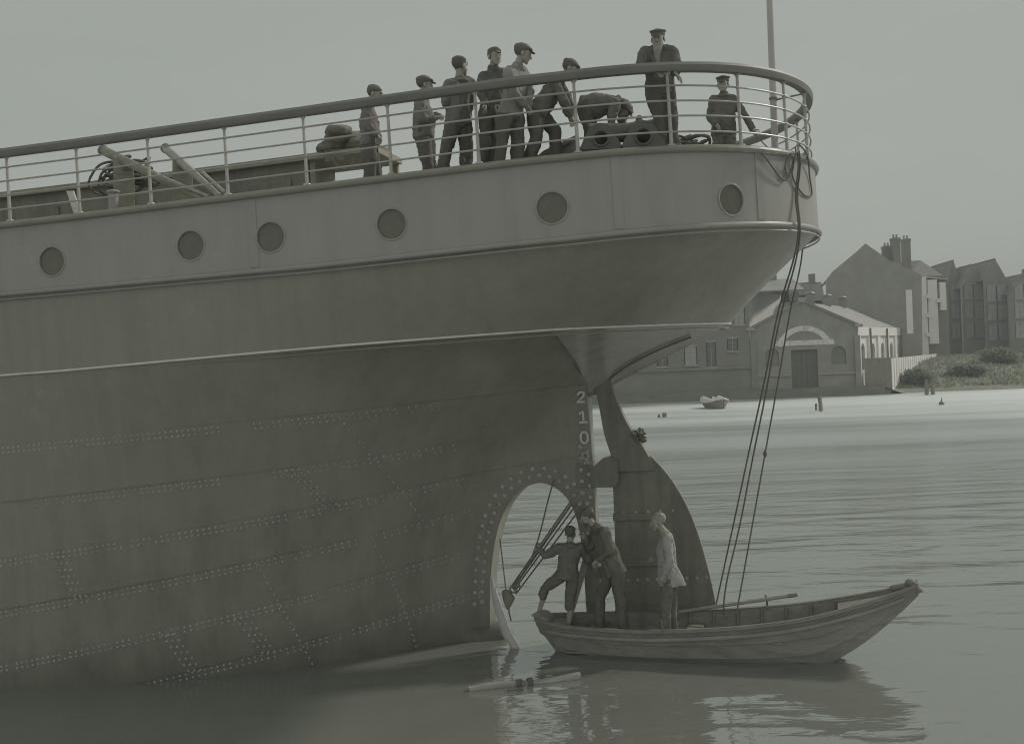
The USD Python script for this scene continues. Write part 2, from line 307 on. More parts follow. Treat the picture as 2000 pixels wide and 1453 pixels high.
def gabled_shed():
    t = Thing('waterside_shed', 'gabled brick shed with curved sign band, dark doorway and pale slate roof', 'shed', (27.0, 104.0, 0.7))
    x0, x1, xa, ze, za, zb, y = 22.15, 31.95, 26.95, 6.35, 8.75, -0.2, 104.0
    door = rect(25.75, -0.3, 28.2, 4.35)
    t.part('front_wall', wall_xz([(x0, zb), (x1, zb), (x1, ze), (xa, za), (x0, ze)], y, 0.4, [door, arch(24.0, 2.9, 1.3, 1.0), arch(30.15, 2.9, 1.35, 1.0)]), M_BRICK, smooth=False)
    for xc in (24.0, 30.15):
        t.part('blind_window', wall_xz(arch(xc, 2.9, 1.28, 1.0), y + 0.16, 0.1), M_BRICK2, smooth=False)
    dr = t.part('door', wall_xz(rect(25.76, -0.3, 28.19, 4.34), y + 0.25, 0.1), M_DOOR, smooth=False)
    for k in range(5):
        t.part('door_board', box((26.0 + 0.49 * k, y + 0.235, 2.0), (0.44, 0.03, 4.5)), M_DOOR, dr, smooth=False)
    for s, (xe) in ((1, x0), (-1, x1)):
        a, b = np.array((xe - 0.1 * s, y, ze)), np.array((xa, y, za))
        d = (b - a) / np.linalg.norm(b - a); n = np.cross(d, Y3); n = n if n[2] > 0 else -n
        V = [p + n * q + Y3 * w for p in (a, b) for q in (-0.02, 0.22) for w in (-0.12, 0.5)]
        t.part('gable_coping', trimesh.convex.convex_hull(np.array(V)), M_BRICK3, smooth=False)
        t.part('kneeler_stone', rbox((xe - 0.1 * s, y + 0.1, ze + 0.05), (0.75, 0.7, 0.3), 0.03), M_STONE)
    t.part('apex_stone', rbox((xa, y + 0.15, za + 0.2), (0.55, 0.6, 0.45), 0.04), M_STONE)
    ang = np.linspace(math.radians(25), math.radians(155), 24)                       # the curved sign and the straight one under it
    cx, cz, r0, r1 = 27.0, 3.6, 2.55, 3.12
    band = [(cx + 0.93 * r1 * math.cos(a), cz + r1 * math.sin(a) * 0.95) for a in ang] + [(cx + 0.93 * r0 * math.cos(a), cz + r0 * math.sin(a) * 0.97) for a in ang[::-1]]
    t.part('curved_sign', wall_xz(band, y - 0.06, 0.058), M_SIGN, smooth=False)
    t.part('straight_sign', wall_xz([(24.2, 4.75), (29.8, 4.75), (29.75, 5.22), (24.3, 5.22)], y - 0.05, 0.048), M_SIGN, smooth=False)
    for a, b in ((x0, 25.7), (28.25, x1)):
        t.part('string_course', box(((a + b) / 2, y - 0.05, 2.05), (b - a, 0.16, 0.12)), M_STONE, smooth=False)
    t.part('corner_pier', box((x0 + 0.1, y - 0.1, 2.7), (0.5, 0.3, 5.6)), M_BRICK3, smooth=False)
    t.part('corner_pier', box((x1 - 0.1, y - 0.1, 2.7), (0.5, 0.3, 5.6)), M_BRICK, smooth=False)
    t.part('flag_staff', tube([(xa, y - 0.3, 5.0), (xa + 0.02, y - 0.3, za + 0.3)], 0.035, 6), M_STONE)
    D = np.array((14.4, 26.5, 0)); L_ = float(np.linalg.norm(D))
    t.part('roof_slope', slab((x1 + 0.1, y + 0.42, ze), (xa, y + 0.42, za), D, 0.15), M_SLATE, smooth=False)
    t.part('roof_slope', slab((x0 - 0.1, y + 0.42, ze), (xa, y + 0.42, za), D, 0.15), M_SLATE, smooth=False)
    for k, f in enumerate((0.1, 0.33, 0.56)):
        c = np.array((xa, y + 0.42, za)) + D * f
        v = t.part('roof_vent', box(c + (0.1, 0, 0.3), (0.7, 0.7, 1.0)), M_BRICK3, smooth=False)
        t.part('vent_hood', hull((c + (-0.3, 0, 0.9), 0.12), (c + (0.5, 0, 0.9), 0.12), (c + (0.1, 0.4, 0.95), 0.12), (c + (0.1, -0.4, 0.95), 0.12), n=8), M_SLATE, v)
    d = D / L_; nrm = np.array((d[1], -d[0], 0)); O = np.array((x1, y + 0.42, 0))
    wall = prism(rect(0, -0.3, L_, ze), 0.35)
    ks = np.linspace(2.9, L_ - 2.4, 6)
    for s_ in ks:
        wall -= prism(arch(s_, 2.2, 1.9, 1.6), 1.0).translate([0, 0, -0.3])
    t.part('side_wall', placed(wall, d, Z3, nrm, O - nrm * 0.35), M_WHITE, smooth=False)
    for s_ in ks:
        w = t.part('side_window', placed(prism(arch(s_, 2.2, 1.88, 1.6), 0.05), d, Z3, nrm, O - nrm * 0.25), M_PANE, smooth=False)
        t.part('mullion', placed(prism(rect(s_ - 0.05, 2.2, s_ + 0.05, 4.5), 0.04), d, Z3, nrm, O - nrm * 0.2), M_WHITE, w, smooth=False)
    for s_ in np.linspace(0.7, L_ - 0.5, 7):
        t.part('pilaster', placed(prism(rect(s_ - 0.65, -0.3, s_ + 0.65, 5.45), 0.16), d, Z3, nrm, O + nrm * 0.002), M_WHITE, smooth=False)
    t.part('frieze', placed(prism(rect(0, 5.45, L_, ze - 0.05), 0.2), d, Z3, nrm, O + nrm * 0.003), M_WHITE, smooth=False)
    for s_ in (5.3, 14.0, 22.4):
        t.part('drain_pipe', tube([O + d * s_ + nrm * 0.3 + Z3 * 0.5, O + d * s_ + nrm * 0.3 + Z3 * 6.2], 0.09, 6), M_IRON)
gabled_shed()

def windows(t, y, spots, pane=M_PANE, frame=M_STONE, depth=0.12):
    for x0, z0, x1, z1, kind in spots:
        f = t.part('window', [box(((x0 + x1) / 2, y - 0.03, z0 - 0.08), (x1 - x0 + 0.3, 0.24, 0.14)), box(((x0 + x1) / 2, y - 0.0, z1 + 0.08), (x1 - x0 + 0.2, 0.14, 0.14)),
                              box((x0 - 0.03, y, (z0 + z1) / 2), (0.08, 0.12, z1 - z0)), box((x1 + 0.03, y, (z0 + z1) / 2), (0.08, 0.12, z1 - z0))], frame, smooth=False)
        t.part('pane', box(((x0 + x1) / 2, y + depth / 2 - 0.03, (z0 + z1) / 2), (x1 - x0, 0.05, z1 - z0)), M_PALEPANE if kind else pane, f, smooth=False)
        t.part('glazing_bars', [box(((x0 + x1) / 2, y - 0.012, (z0 + z1) / 2), (0.05, 0.05, z1 - z0))] + [box(((x0 + x1) / 2, y - 0.012, z0 + (z1 - z0) * k / 3), (x1 - x0, 0.04, 0.04)) for k in (1, 2)], frame, f, smooth=False)

def brick_warehouse():
    y = 103.9
    t = Thing('brick_warehouse', 'long dark brick warehouse at the water under the ship’s counter'.replace('’', ''), 'warehouse', (5.0, y, 0.7))
    xl, xr, zt = -45.0, 22.0, 9.6
    sp = [(15.95, 3.35, 17.0, 5.0, 1), (18.0, 3.1, 18.75, 5.35, 0), (19.95, 4.5, 20.8, 5.6, 0), (13.4, 3.3, 14.3, 5.1, 0), (10.8, 3.3, 11.7, 5.1, 0), (8.2, 3.3, 9.1, 5.1, 0), (5.6, 3.3, 6.5, 5.1, 0)]
    sp += [(x, 6.9, x + 0.95, 8.6, int(x > 19)) for x in (10.8, 13.4, 16.0, 18.6, 20.6)]
    t.part('wall', wall_xz(rect(xl, -0.2, xr, zt), y, 0.5, [rect(a, b, c, d) for a, b, c, d, k in sp]), M_BRICK2, smooth=False)
    windows(t, y + 0.06, sp)
    t.part('string_course', box(((xl + xr) / 2, y - 0.06, 2.9), (xr - xl, 0.16, 0.16)), M_BRICK3, smooth=False)
    t.part('parapet', box(((xl + xr) / 2, y + 0.15, zt + 0.15), (xr - xl, 0.8, 0.3)), M_STONE, smooth=False)
    t.part('side_wall', box((xr - 0.22, y + 8.0, 4.6), (0.4, 14.0, 9.9)), M_BRICK, smooth=False)
    t.part('roof', box(((xl + xr) / 2, y + 8.0, zt - 0.2), (xr - xl - 0.5, 14.6, 0.2)), M_DSLATE, smooth=False)
brick_warehouse()

def white_house():
    Y = 128.0; p = lambda u, v: at(u, v, Y)
    t = Thing('white_building', 'plain whitewashed building wall rising behind the gabled shed', 'building', (34.0, Y, 0.8))
    xl, xr, zt = p(1440, 600)[0], p(1576, 600)[0], p(1520, 566)[2]
    d_ = np.array((math.cos(1.0), math.sin(1.0), 0)); n_ = np.array((d_[1], -d_[0], 0))
    t.part('wall', placed(prism(rect(0, 0.5, (xr - xl) / d_[0], zt), 0.4), d_, Z3, n_, np.array((xl, Y, 0)) - n_ * 0.4), M_WHITE, smooth=False)
    t.part('side_wall', box((xl + 0.2, Y + 4, zt / 2), (0.4, 7.2, zt)), M_WHITE, smooth=False)
    Y = Y + 2.0
    zr = p(1530, 540)[2]
    t.part('roof', slab((xl - 0.2, Y - 0.25, zt + 0.02), (xl - 0.2, Y + 5, zr), (xr - xl + 0.4, 0, 0), 0.15), M_SLATE, smooth=False)
    t.part('roof', slab((xl - 0.2, Y + 10.2, zt + 0.02), (xl - 0.2, Y + 5, zr), (xr - xl + 0.4, 0, 0), 0.15), M_SLATE, smooth=False)
    c = t.part('chimney', box((xr - 2.2, Y + 5, zr + 0.3), (0.8, 0.7, 1.8)), M_BRICK3, smooth=False)
    t.part('chimney_pot', tube([(xr - 2.2, Y + 5, zr + 1.2), (xr - 2.2, Y + 5, zr + 1.7)], 0.16, 8), M_BRICK, c)
    Y2 = 140.0; p2 = lambda u, v: at(u, v, Y2)
    t = Thing('low_roofed_house', 'grey roofed house with dormer between white building and tall gable', 'house', (43.0, Y2, 0.8))
    xl, xr = p2(1540, 560)[0], p2(1616, 560)[0]; ze, zr = p2(1580, 588)[2], p2(1580, 548)[2]
    t.part('wall', box(((xl + xr) / 2, Y2 + 4, ze / 2), (xr - xl, 8, ze)), M_BRICK3, smooth=False)
    t.part('roof', slab((xl, Y2 - 0.3, ze), (xl + 0.8, Y2 + 4, zr), (xr - xl - 0.5, 0, 0), 0.15), M_DSLATE, smooth=False)
    t.part('roof', slab((xl, Y2 + 8.3, ze), (xl + 0.8, Y2 + 4, zr), (xr - xl - 0.5, 0, 0), 0.15), M_DSLATE, smooth=False)
    t.part('dormer', box((xl + 2.2, Y2 + 1.2, (ze + zr) / 2 + 0.2), (1.3, 2.0, 1.4)), M_STONE, smooth=False)
    t.part('chimney', box((xr - 0.9, Y2 + 4, zr + 0.3), (0.7, 0.7, 1.5)), M_BRICK2, smooth=False)
white_house()

def tall_house():
    Y = 124.0; p = lambda u, v: at(u, v, Y)[[0, 2]]
    t = Thing('tall_gabled_house', 'tall brick house with blank gable wall and two high chimney stacks', 'house', (38.0, Y, 0.8))
    pts = [p(1616, 720), p(1800, 720), p(1799, 538), p(1759, 518), p(1735, 508), p(1690.8, 477), p(1650, 511), p(1627, 530), p(1614, 547)]
    pts[0][1] = pts[1][1] = 0.4
    t.part('gable_wall', wall_xz(pts, Y, 0.5), M_BRICK, smooth=False)
    a, r, e = pts[2], pts[5], pts[8]
    d = np.array((3.2, 14.0, 0))
    for lo, hi in ((e, r), (a, pts[4])):
        t.part('roof_slope', slab((lo[0], Y + 0.3, lo[1] + 0.05), (hi[0], Y + 0.3, hi[1] + 0.1), d, 0.2), M_SLATE, smooth=False)
    t.part('roof_slope', slab((pts[4][0], Y + 0.3, pts[4][1] + 0.1), (r[0], Y + 0.3, r[1] + 0.1), d, 0.2), M_SLATE, smooth=False)
    for (u0, v0, u1, v1), dy in (((1741, 465, 1755, 530), 3.0), ((1762, 467, 1775, 530), 5.5), ((1723, 481, 1738, 515), 4.0)):
        q0, q1 = at(u0, v1, Y + dy), at(u1, v0, Y + dy)
        c = t.part('chimney', box(((q0[0] + q1[0]) / 2, Y + dy, (q0[2] + q1[2]) / 2), (q1[0] - q0[0] - 0.12, 1.0, q1[2] - q0[2])), M_BRICK2, smooth=False)
        t.part('chimney_cap', box(((q0[0] + q1[0]) / 2, Y + dy, q1[2] - 0.15), (q1[0] - q0[0] - 0.02, 1.1, 0.25)), M_BRICK3, c, smooth=False)
        for s in (-0.18, 0.18):
            t.part('chimney_pot', tube([((q0[0] + q1[0]) / 2 + s, Y + dy, q1[2] - 0.05), ((q0[0] + q1[0]) / 2 + s, Y + dy, q1[2] + 0.4)], 0.11, 8), M_BRICK, c)
    w0, w1 = p(1770.5, 652), p(1779.5, 566)
    t.part('white_panel', box(((w0[0] + w1[0]) / 2, Y - 0.02, (w0[1] + w1[1]) / 2), (w1[0] - w0[0], 0.08, w1[1] - w0[1])), M_WHITE, smooth=False)
    t.part('side_wall', box((a[0] + 0.8, Y + 6.5, a[1] / 2 + 0.2), (0.4, 12.0, a[1] - 0.4), -0.22), M_BRICK2, smooth=False)
    # the higher hipped roof behind
    Y2 = 140.0; p2 = lambda u, v: at(u, v, Y2)
    t = Thing('hipped_roof_house', 'house with dark hipped slate roof right behind the tall gable', 'house', (55.0, Y2 + 6, 0.8))
    A, B, C, D = p2(1779, 505), p2(1828, 501), p2(1853, 547), p2(1775, 540)
    V = [D, C, C + (0.6, 11, 0), D + (-1, 11, 0), A + (0, 5.5, 0), B + (0, 5.5, 0)]
    t.part('roof', trimesh.convex.convex_hull(np.array(V)), M_DSLATE, smooth=False)
    t.part('walls', box(((D[0] + C[0]) / 2 + 0.2, Y2 + 5.8, D[2] / 2), (C[0] - D[0] - 0.6, 10.4, D[2])), M_BRICK2, smooth=False)
    for u0, u1, v0, v1 in ((1797, 1808, 541, 700), (1815, 1829, 546, 672), (1836, 1846, 551, 606)):
        q0, q1 = p2(u0, v1), p2(u1, v0)
        t.part('white_bay', rbox(((q0[0] + q1[0]) / 2, Y2 + 0.35, (q0[2] + q1[2]) / 2), (q1[0] - q0[0], 0.7, q1[2] - q0[2]), 0.04), M_WHITE)
    for u0, u1, v0, v1 in ((1808, 1815, 552, 575), (1808, 1815, 588, 612), (1808, 1815, 624, 650), (1829, 1836, 556, 583)):
        q0, q1 = p2(u0, v1), p2(u1, v0)
        f = t.part('window', box(((q0[0] + q1[0]) / 2, Y2 + 0.56, (q0[2] + q1[2]) / 2), (q1[0] - q0[0], 0.1, q1[2] - q0[2])), M_PANE, smooth=False)
        t.part('balcony', box(((q0[0] + q1[0]) / 2, Y2 + 0.2, q0[2] - 0.25), (q1[0] - q0[0] + 0.1, 0.9, 0.5)), M_WHITE, f, smooth=False)
tall_house()

def terrace():
    specs = [(1851, 1877, 552, 508, 158.0, 'narrow dark terraced house with steep gable, next to the hipped roof', 'M_BRICK2'),
             (1878, 1922, 562, 516, 154.0, 'dark terraced house with two columns of pale windows above the bank', 'M_BRICK'),
             (1923, 1968, 548, 505, 150.0, 'dark gabled terraced house near the right edge of the picture', 'M_BRICK3'),
             (1969, 2040, 575, 534, 147.0, 'broad terraced house cut by the right edge of the picture', 'M_BRICK2')]
    for u0, u1, ve, va, Y, label, m in specs:
        xl, xr = at(u0, 600, Y)[0], at(u1, 600, Y)[0]; ze, za = at((u0 + u1) / 2, ve, Y)[2], at((u0 + u1) / 2, va, Y)[2]
        t = Thing('terraced_house', label, 'house', ((xl + xr) / 2, Y, 2.5), group='terraced houses above the bank'); xm = (xl + xr) / 2
        zs = [at((u0 + u1) / 2, v + (u0 % 7) * 1.5, Y)[2] for v in (655, 616, 580)]
        sp = [(xc - 0.6, z, xc + 0.6, z + 1.9, 1) for z in zs for xc in ((xm - (xr - xl) * 0.2, xm + (xr - xl) * 0.24) if xr - xl > 2.6 else (xm,))]
        t.part('front_wall', wall_xz([(xl, 1.0), (xr, 1.0), (xr, ze), (xm, za), (xl, ze)], Y, 0.4, [rect(a, b, c, d) for a, b, c, d, k in sp]), globals()[m], smooth=False)
        windows(t, Y + 0.06, sp)
        for e in (xl, xr):
            t.part('roof_slope', slab((e, Y + 0.05, ze + 0.05), (xm, Y + 0.05, za + 0.05), (1.5, 12, 0), 0.15), M_DSLATE, smooth=False)
        if u0 in (1884, 1969):
            c = t.part('chimney', box((xr - 0.5, Y + 4, za - 0.2), (0.7, 0.9, 2.0)), globals()[m], smooth=False)
            t.part('chimney_pot', tube([(xr - 0.5, Y + 4, za + 0.8), (xr - 0.5, Y + 4, za + 1.2)], 0.15, 8), M_BRICK, c)
        t.part('side_wall', box((xr - 0.15, Y + 6, ze / 2 + 0.5), (0.3, 11, ze - 1.2)), globals()[m], smooth=False)
terrace()

def timber_hoarding():
    x0, x1 = 32.35, 34.75
    t = Thing('timber_enclosure', 'dark boarded timber enclosure at the right corner of the shed', 'enclosure', ((x0 + x1) / 2, 103.6, 0.4))
    for k, x in enumerate(np.linspace(x0 + 0.13, x1 - 0.13, 10)):
        t.part('board', box((x, 103.6 + 0.02 * (k % 2), 1.65), (0.235, 0.05, 3.2 + 0.03 * (k % 3))), M_DARKWOOD, smooth=False)
    t.part('side_panel', box((x1, 105.6, 1.65), (0.06, 3.9, 3.2)), M_DARKWOOD, smooth=False)
    t.part('top_rail', box(((x0 + x1) / 2, 103.66, 3.3), (x1 - x0 + 0.1, 0.2, 0.1)), M_DARKWOOD, smooth=False)
    a, b = np.array((34.95, 104.0)), np.array((48.6, 129.0)); L = np.linalg.norm(b - a); d = (b - a) / L; rz = math.atan2(d[1], d[0])
    t = Thing('white_board_fence', 'white vertical board fence running back up the bank from the dark enclosure', 'fence', (a[0], a[1], 0.3))
    for k in range(22):
        c = a + d * (k + 0.5) * L / 22; zb = float(ground_z(c[0], c[1])) - 0.3
        t.part('board', box((c[0], c[1], (zb + 3.25) / 2), (L / 22 * 0.72, 0.06, 3.25 - zb), rz), M_WHITE, smooth=False)
    for z in (2.9, 1.9):
        c = (a + b) / 2 + np.array((d[1], -d[0])) * -0.06
        t.part('rail', box((c[0], c[1], z), (L, 0.06, 0.12), rz), M_DARKWOOD, smooth=False)
timber_hoarding()

M_LEAF = usdkit.material(stage, '/World/Looks/dark_leaves', {'oi': ('geometry', {}), 'rp': ('rgb_ramp', {'ramp': [(0, (0.28, 0.29, 0.23)), (1, (0.5, 0.52, 0.42))]}),
    'd': ('principled_bsdf', {'roughness': 0.6}), 't': ('translucent_bsdf', {}), 'm': ('mix_closure', {'fac': 0.5})},
    [('oi.random_per_island', 'rp.fac'), ('rp.color', 'd.base_color'), ('rp.color', 't.color'), ('d.BSDF', 'm.closure1'), ('t.BSDF', 'm.closure2')], surface='m.closure')
def leaf_cloud(c, r, n, size, seed):
    rg = np.random.default_rng(seed)
    P = rg.normal(size=(n, 3)); P /= np.linalg.norm(P, axis=1, keepdims=True); P *= (rg.random((n, 1)) ** 0.45)
    lump = 0.35 + 1.15 * meshkit.fbm(P * 2.2 + seed, 3, seed)[:, None]
    P = np.array(c) + P * lump * np.array(r); P = P[P[:, 2] > c[2] - r[2] * 0.7]
    n = len(P); a = rg.normal(size=(n, 3)); a /= np.linalg.norm(a, axis=1, keepdims=True); b = np.cross(a, rg.normal(size=(n, 3))); b /= np.linalg.norm(b, axis=1, keepdims=True)
    s = size * (0.6 + 0.8 * rg.random((n, 1)))
    V = np.stack([P - a * s, P + b * s * 0.5, P + a * s, P - b * s * 0.5], 1).reshape(-1, 3); i = np.arange(n)[:, None] * 4
    return trimesh.Trimesh(V, np.vstack([i + [0, 1, 2], i + [0, 2, 3]]), process=False)
for k, (x, y, rx, rz, label) in enumerate([(38.6, 107.5, 2.3, 1.5, 'low spreading bush on the bank in front of the white fence'), (44.5, 110.5, 2.8, 1.3, 'wide low bush at the water behind the paired mooring posts'),
                                            (50.5, 117.0, 3.0, 1.7, 'bush on the bank at the far end of the white fence'), (57.5, 121.0, 3.4, 1.9, 'large bush on the bank below the dark terraced houses')]):
    z = float(ground_z(x, y)); t = Thing('bush', label, 'bush', (x, y, z), group='bushes on the far bank')
    rx, rz = rx * 0.75, rz * 0.62; t.part('foliage', leaf_cloud((x, y, z + rz * 0.55), (rx, rx * 0.7, rz), 2600, 0.16, 40 + k), M_LEAF, smooth=False)
    t.part('stem', [tube([(x, y, z - 0.2), (x + dx, y + 0.2, z + rz * 0.7)], [0.06, 0.02], 6) for dx in (-0.7, -0.2, 0.4, 0.9)], M_DARKWOOD)

rg_ = np.random.default_rng(12); n_ = 9000
gx_ = 35 + 45 * rg_.random(n_); gy_ = 105.5 + 0.05 * (gx_ - 34) + 22 * rg_.random(n_) ** 1.3; gz_ = ground_z(gx_, gy_); gh_ = 0.15 + 0.28 * rg_.random(n_) * meshkit.fbm(np.stack([gx_ * 0.4, gy_ * 0.4, 0 * gx_], -1), 2, 8) * 2; ga_ = rg_.random(n_) * PI
V_ = np.stack([np.c_[gx_ - 0.12 * np.cos(ga_), gy_ - 0.12 * np.sin(ga_), gz_ - 0.05], np.c_[gx_ + 0.12 * np.cos(ga_), gy_ + 0.12 * np.sin(ga_), gz_ - 0.05], np.c_[gx_ + rg_.normal(0, 0.12, n_), gy_ + rg_.normal(0, 0.1, n_), gz_ + gh_]], 1).reshape(-1, 3)
solo('rough_grass', trimesh.Trimesh(V_, np.arange(3 * n_).reshape(-1, 3), process=False), M_LEAF, 'rough uncut grass growing over the far bank', 'grass', kind='stuff', smooth=False)
# mooring posts, buoy and far rowing boat
def mooring_post(u, v, Y, h, r, label, lean=0.0):
    b = at(u, v, Y); b[2] = -0.6
    t = Thing('mooring_post', label, 'mooring post', (b[0], Y, 0), group='mooring posts off the far shore')
    k = np.array([b, b + (lean * 0.5, 0, 0.6 + h * 0.5), b + (lean, 0, 0.6 + h)])
    t.part('post', tube(k, [r, r * 0.95, r * 0.85], 10), M_DARKWOOD)
    t.part('iron_band', tube([k[2] - (0, 0, 0.16), k[2] - (0, 0, 0.08)], r * 1.08, 10), M_IRON)
mooring_post(1603, 803, 80.5, 1.05, 0.15, 'thick leaning mooring post in the water before the shed door', -0.1)
mooring_post(1593, 800, 81.5, 0.5, 0.08, 'thin short stake beside the thick leaning mooring post')
mooring_post(1809, 771, 99.0, 1.3, 0.17, 'left of two mooring posts close under the grassy bank')
mooring_post(1821, 771, 99.0, 1.35, 0.17, 'right of two mooring posts close under the grassy bank')
mooring_post(1286, 816, 80.0, 0.22, 0.09, 'smaller of two post stumps in the water behind the rudder')
mooring_post(1297, 817, 80.0, 0.32, 0.17, 'larger of two post stumps in the water behind the rudder')
b = at(1838, 792, 83.0)
t = Thing('buoy', 'small dark buoy floating alone on the water at far right', 'buoy', (b[0], 83.0, 0))
t.part('float', ell((b[0], 83.0, 0.05), (0.2, 0.2, 0.22)), M_IRON); t.part('spike', tube([(b[0], 83, 0.2), (b[0] + 0.02, 83, 0.55)], [0.05, 0.02], 6), M_IRON)

def rowing_boat_mesh(L, B, Hs, n=24, m=9, inset=0.0):
    """Near-end-on open boat: rings of an open shell along x."""
    q = np.linspace(0, 1, n); P = np.zeros((n, 2 * m + 1, 3))
    for i, a in enumerate(q):
        hb = (B / 2) * max(1 - abs(2 * a - 0.9) ** 2.6 / 1.12 ** 2.6, 0.02) ** 0.8 - inset; hb = max(hb, 0.01); sh = Hs * (1 + 0.5 * (2 * a - 1) ** 2); k = 0.02 + 0.35 * max(abs(2 * a - 1) - 0.6, 0) ** 1.5
        for j in range(2 * m + 1):
            f = (j - m) / m; P[i, j] = ((a - 0.5) * L, hb * np.sign(f) * abs(f) ** 0.6, k + inset + (sh - k - inset) * abs(f) ** 2.2)
    return P
def far_boat():
    c = at(1396, 797, 90.0); rz = math.radians(-80)
    t = Thing('moored_rowing_boat', 'small rowing boat with pale gunwales moored off the brick warehouse', 'rowing boat', (c[0], 90.0, 0))
    o, i_ = rowing_boat_mesh(3.6, 1.75, 0.6), rowing_boat_mesh(3.45, 1.75, 0.6, inset=0.05)
    M = trimesh.transformations.rotation_matrix(rz, (0, 0, 1)); M[:3, 3] = (c[0], 90.0, -0.1)
    def put(m):
        m = tm(m).copy(); m.apply_transform(M); return m
    t.part('hull', put(grid(o)), M_DARKWOOD); t.part('lining', put(grid(i_, True)), M_LIGHT)
    for s in (0, -1):
        t.part('gunwale', put(tube(o[:, s], 0.07, 6)), M_LIGHT)
    for x in (-0.9, 0.5):
        t.part('thwart', put(box((x, 0, 0.45), (0.28, 1.45, 0.05))), M_LIGHT, smooth=False)
    for s in (-1, 1):
        t.part('folded_sail', put(bone((1.1, 0.62 * s, 0.72), (-0.9, 0.66 * s, 0.86), 0.13, 0.2)), M_LIGHT)
far_boat()

# ------------------------------------------------------------------ the ship: local x aft, local y away from the camera (-t), local z up (w)
YAW, TRIM = math.radians(13), math.radians(1.5)
SO = np.array([at(1180, 1240, 18.6)[0], 18.6, 0.0])
_A = np.array([math.cos(YAW), -math.sin(YAW), 0]); _L = np.array([-math.sin(YAW), -math.cos(YAW), 0])
def SW(s, t, w):
    """Ship coordinates (aft, towards the camera's side, up) to the world."""
    c, k = math.cos(TRIM), math.sin(TRIM)
    return SO + _A * (s * c - w * k) + _L * t + Z3 * (w * c + s * k)
def SL(P):
    d = np.asarray(P, float) - SO; xa, t, z = d @ _A, d @ _L, d[2]; c, k = math.cos(TRIM), math.sin(TRIM)
    return xa * c + z * k, t, z * c - xa * k
S = lambda s, t, w: np.array([s, -t, w], float)
wd = lambda s: np.interp(s, [-14, -6.6, -3, 0.5, 3.9], [7.05, 7.13, 7.2, 7.27, 7.375])
wk = lambda s: np.interp(s, [-14, -6.6, -3, 0.5, 3.9], [6.08, 6.1, 6.12, 6.2, 6.36])
wl = lambda s: np.interp(s, [-14, -7, -3, 0.1, 2.4], [4.86, 4.92, 5.01, 5.06, 5.04])
def deck_z(x, y):
    s, t, _ = SL((x, y, 7.0)); s = min(s, 3.8)
    return SW(s, t, float(wd(s)) - 0.06)[2]
SFWD = -12.5
def plan(s0, se, B, p, q, n=130, inset=0.0):
    """The near half of a plan outline, from forward to the tip on the centre line, then mirrored; inset along the normals."""
    ph = np.linspace(0, PI / 2, 70)
    x = np.sin(ph) ** (2.0 / p); s = np.r_[np.linspace(SFWD, s0, 40)[:-1], s0 + (se - s0) * x]; t = np.r_[np.full(39, B), B * np.maximum(1 - x ** p, 0) ** q]
    P = np.c_[s, t]; P = np.vstack([P, P[-2::-1] * (1, -1)])
    d = np.r_[0, np.cumsum(np.linalg.norm(np.diff(P, axis=0), axis=1))]; k = np.linspace(0, d[-1], 2 * n + 1)
    P = np.c_[np.interp(k, d, P[:, 0]), np.interp(k, d, P[:, 1])]
    if inset:
        T = np.gradient(P, axis=0); N = np.c_[-T[:, 1], T[:, 0]]; N /= np.linalg.norm(N, axis=1, keepdims=True)
        P = P - N * inset * (1 if N[len(P) // 2, 0] > 0 else -1)
    return P
P_DECK = dict(s0=-1.0, se=3.81, B=4.05, p=2.8, q=0.5)
P_LOW = dict(s0=-6.0, se=2.35, B=4.0, p=2.5, q=0.56)
def hb_low(s):
    x = np.clip((np.asarray(s, float) + 6.0) / 8.35, 0, 1)
    return 4.0 * np.maximum(1 - x ** 2.5, 0) ** 0.56
def ring(P, w):
    return np.c_[P[:, 0], -P[:, 1], w(P[:, 0]) if callable(w) else w]
from scipy.interpolate import PchipInterpolator
_floor = PchipInterpolator([-0.5, 0, 1, 1.9, 2.6, 3.5, 5, 8, 13], [0.05, 0.05, 0.05, 0.058, 0.15, 0.36, 0.62, 0.9, 0.97])
SEAM_L = np.array([-2.5, -1.3, -0.55, 0.2, 0.93, 1.69, 2.39, 3.15, 3.95, 4.92]); SEAM_R = np.array([-2.5, -0.6, 0.3, 1.2, 1.95, 2.55, 3.05, 3.55, 4.2, 5.06])
def seam(s):
    k = np.clip((s + 6.5) / 6.5, -0.9, 1); w = SEAM_L + (SEAM_R - SEAM_L) * k; w[-1] = wl(s); w[0] = -2.5; return w
def hb_hull(s, w):
    d = max(-s, 0.0); f = np.clip(w / wl(s), 0, 1); m = 1 + 13 * math.exp(-d / 1.1); fl = float(_floor(d))
    return float(hb_low(s)) * (fl + (1 - fl) * f ** m) * (1 - 0.25 * np.clip(-w / 2.5, 0, 1) * min(d / 8, 1))
def hull_frame(s, w):
    """Point and outward normal on the near side of the lower hull."""
    e = 0.02; p = S(s, hb_hull(s, w), w); a = S(s + e, hb_hull(s + e, w), w) - p; b = S(s, hb_hull(s, w + e), w + e) - p
    n = np.cross(a, b); n /= np.linalg.norm(n); n = n if n[1] < 0 else -n
    return p, n
ship = Thing('steamship', 'dark steamship stern with overhanging counter, row of portholes and open rail', 'ship', SO, -YAW, -TRIM, local=True)

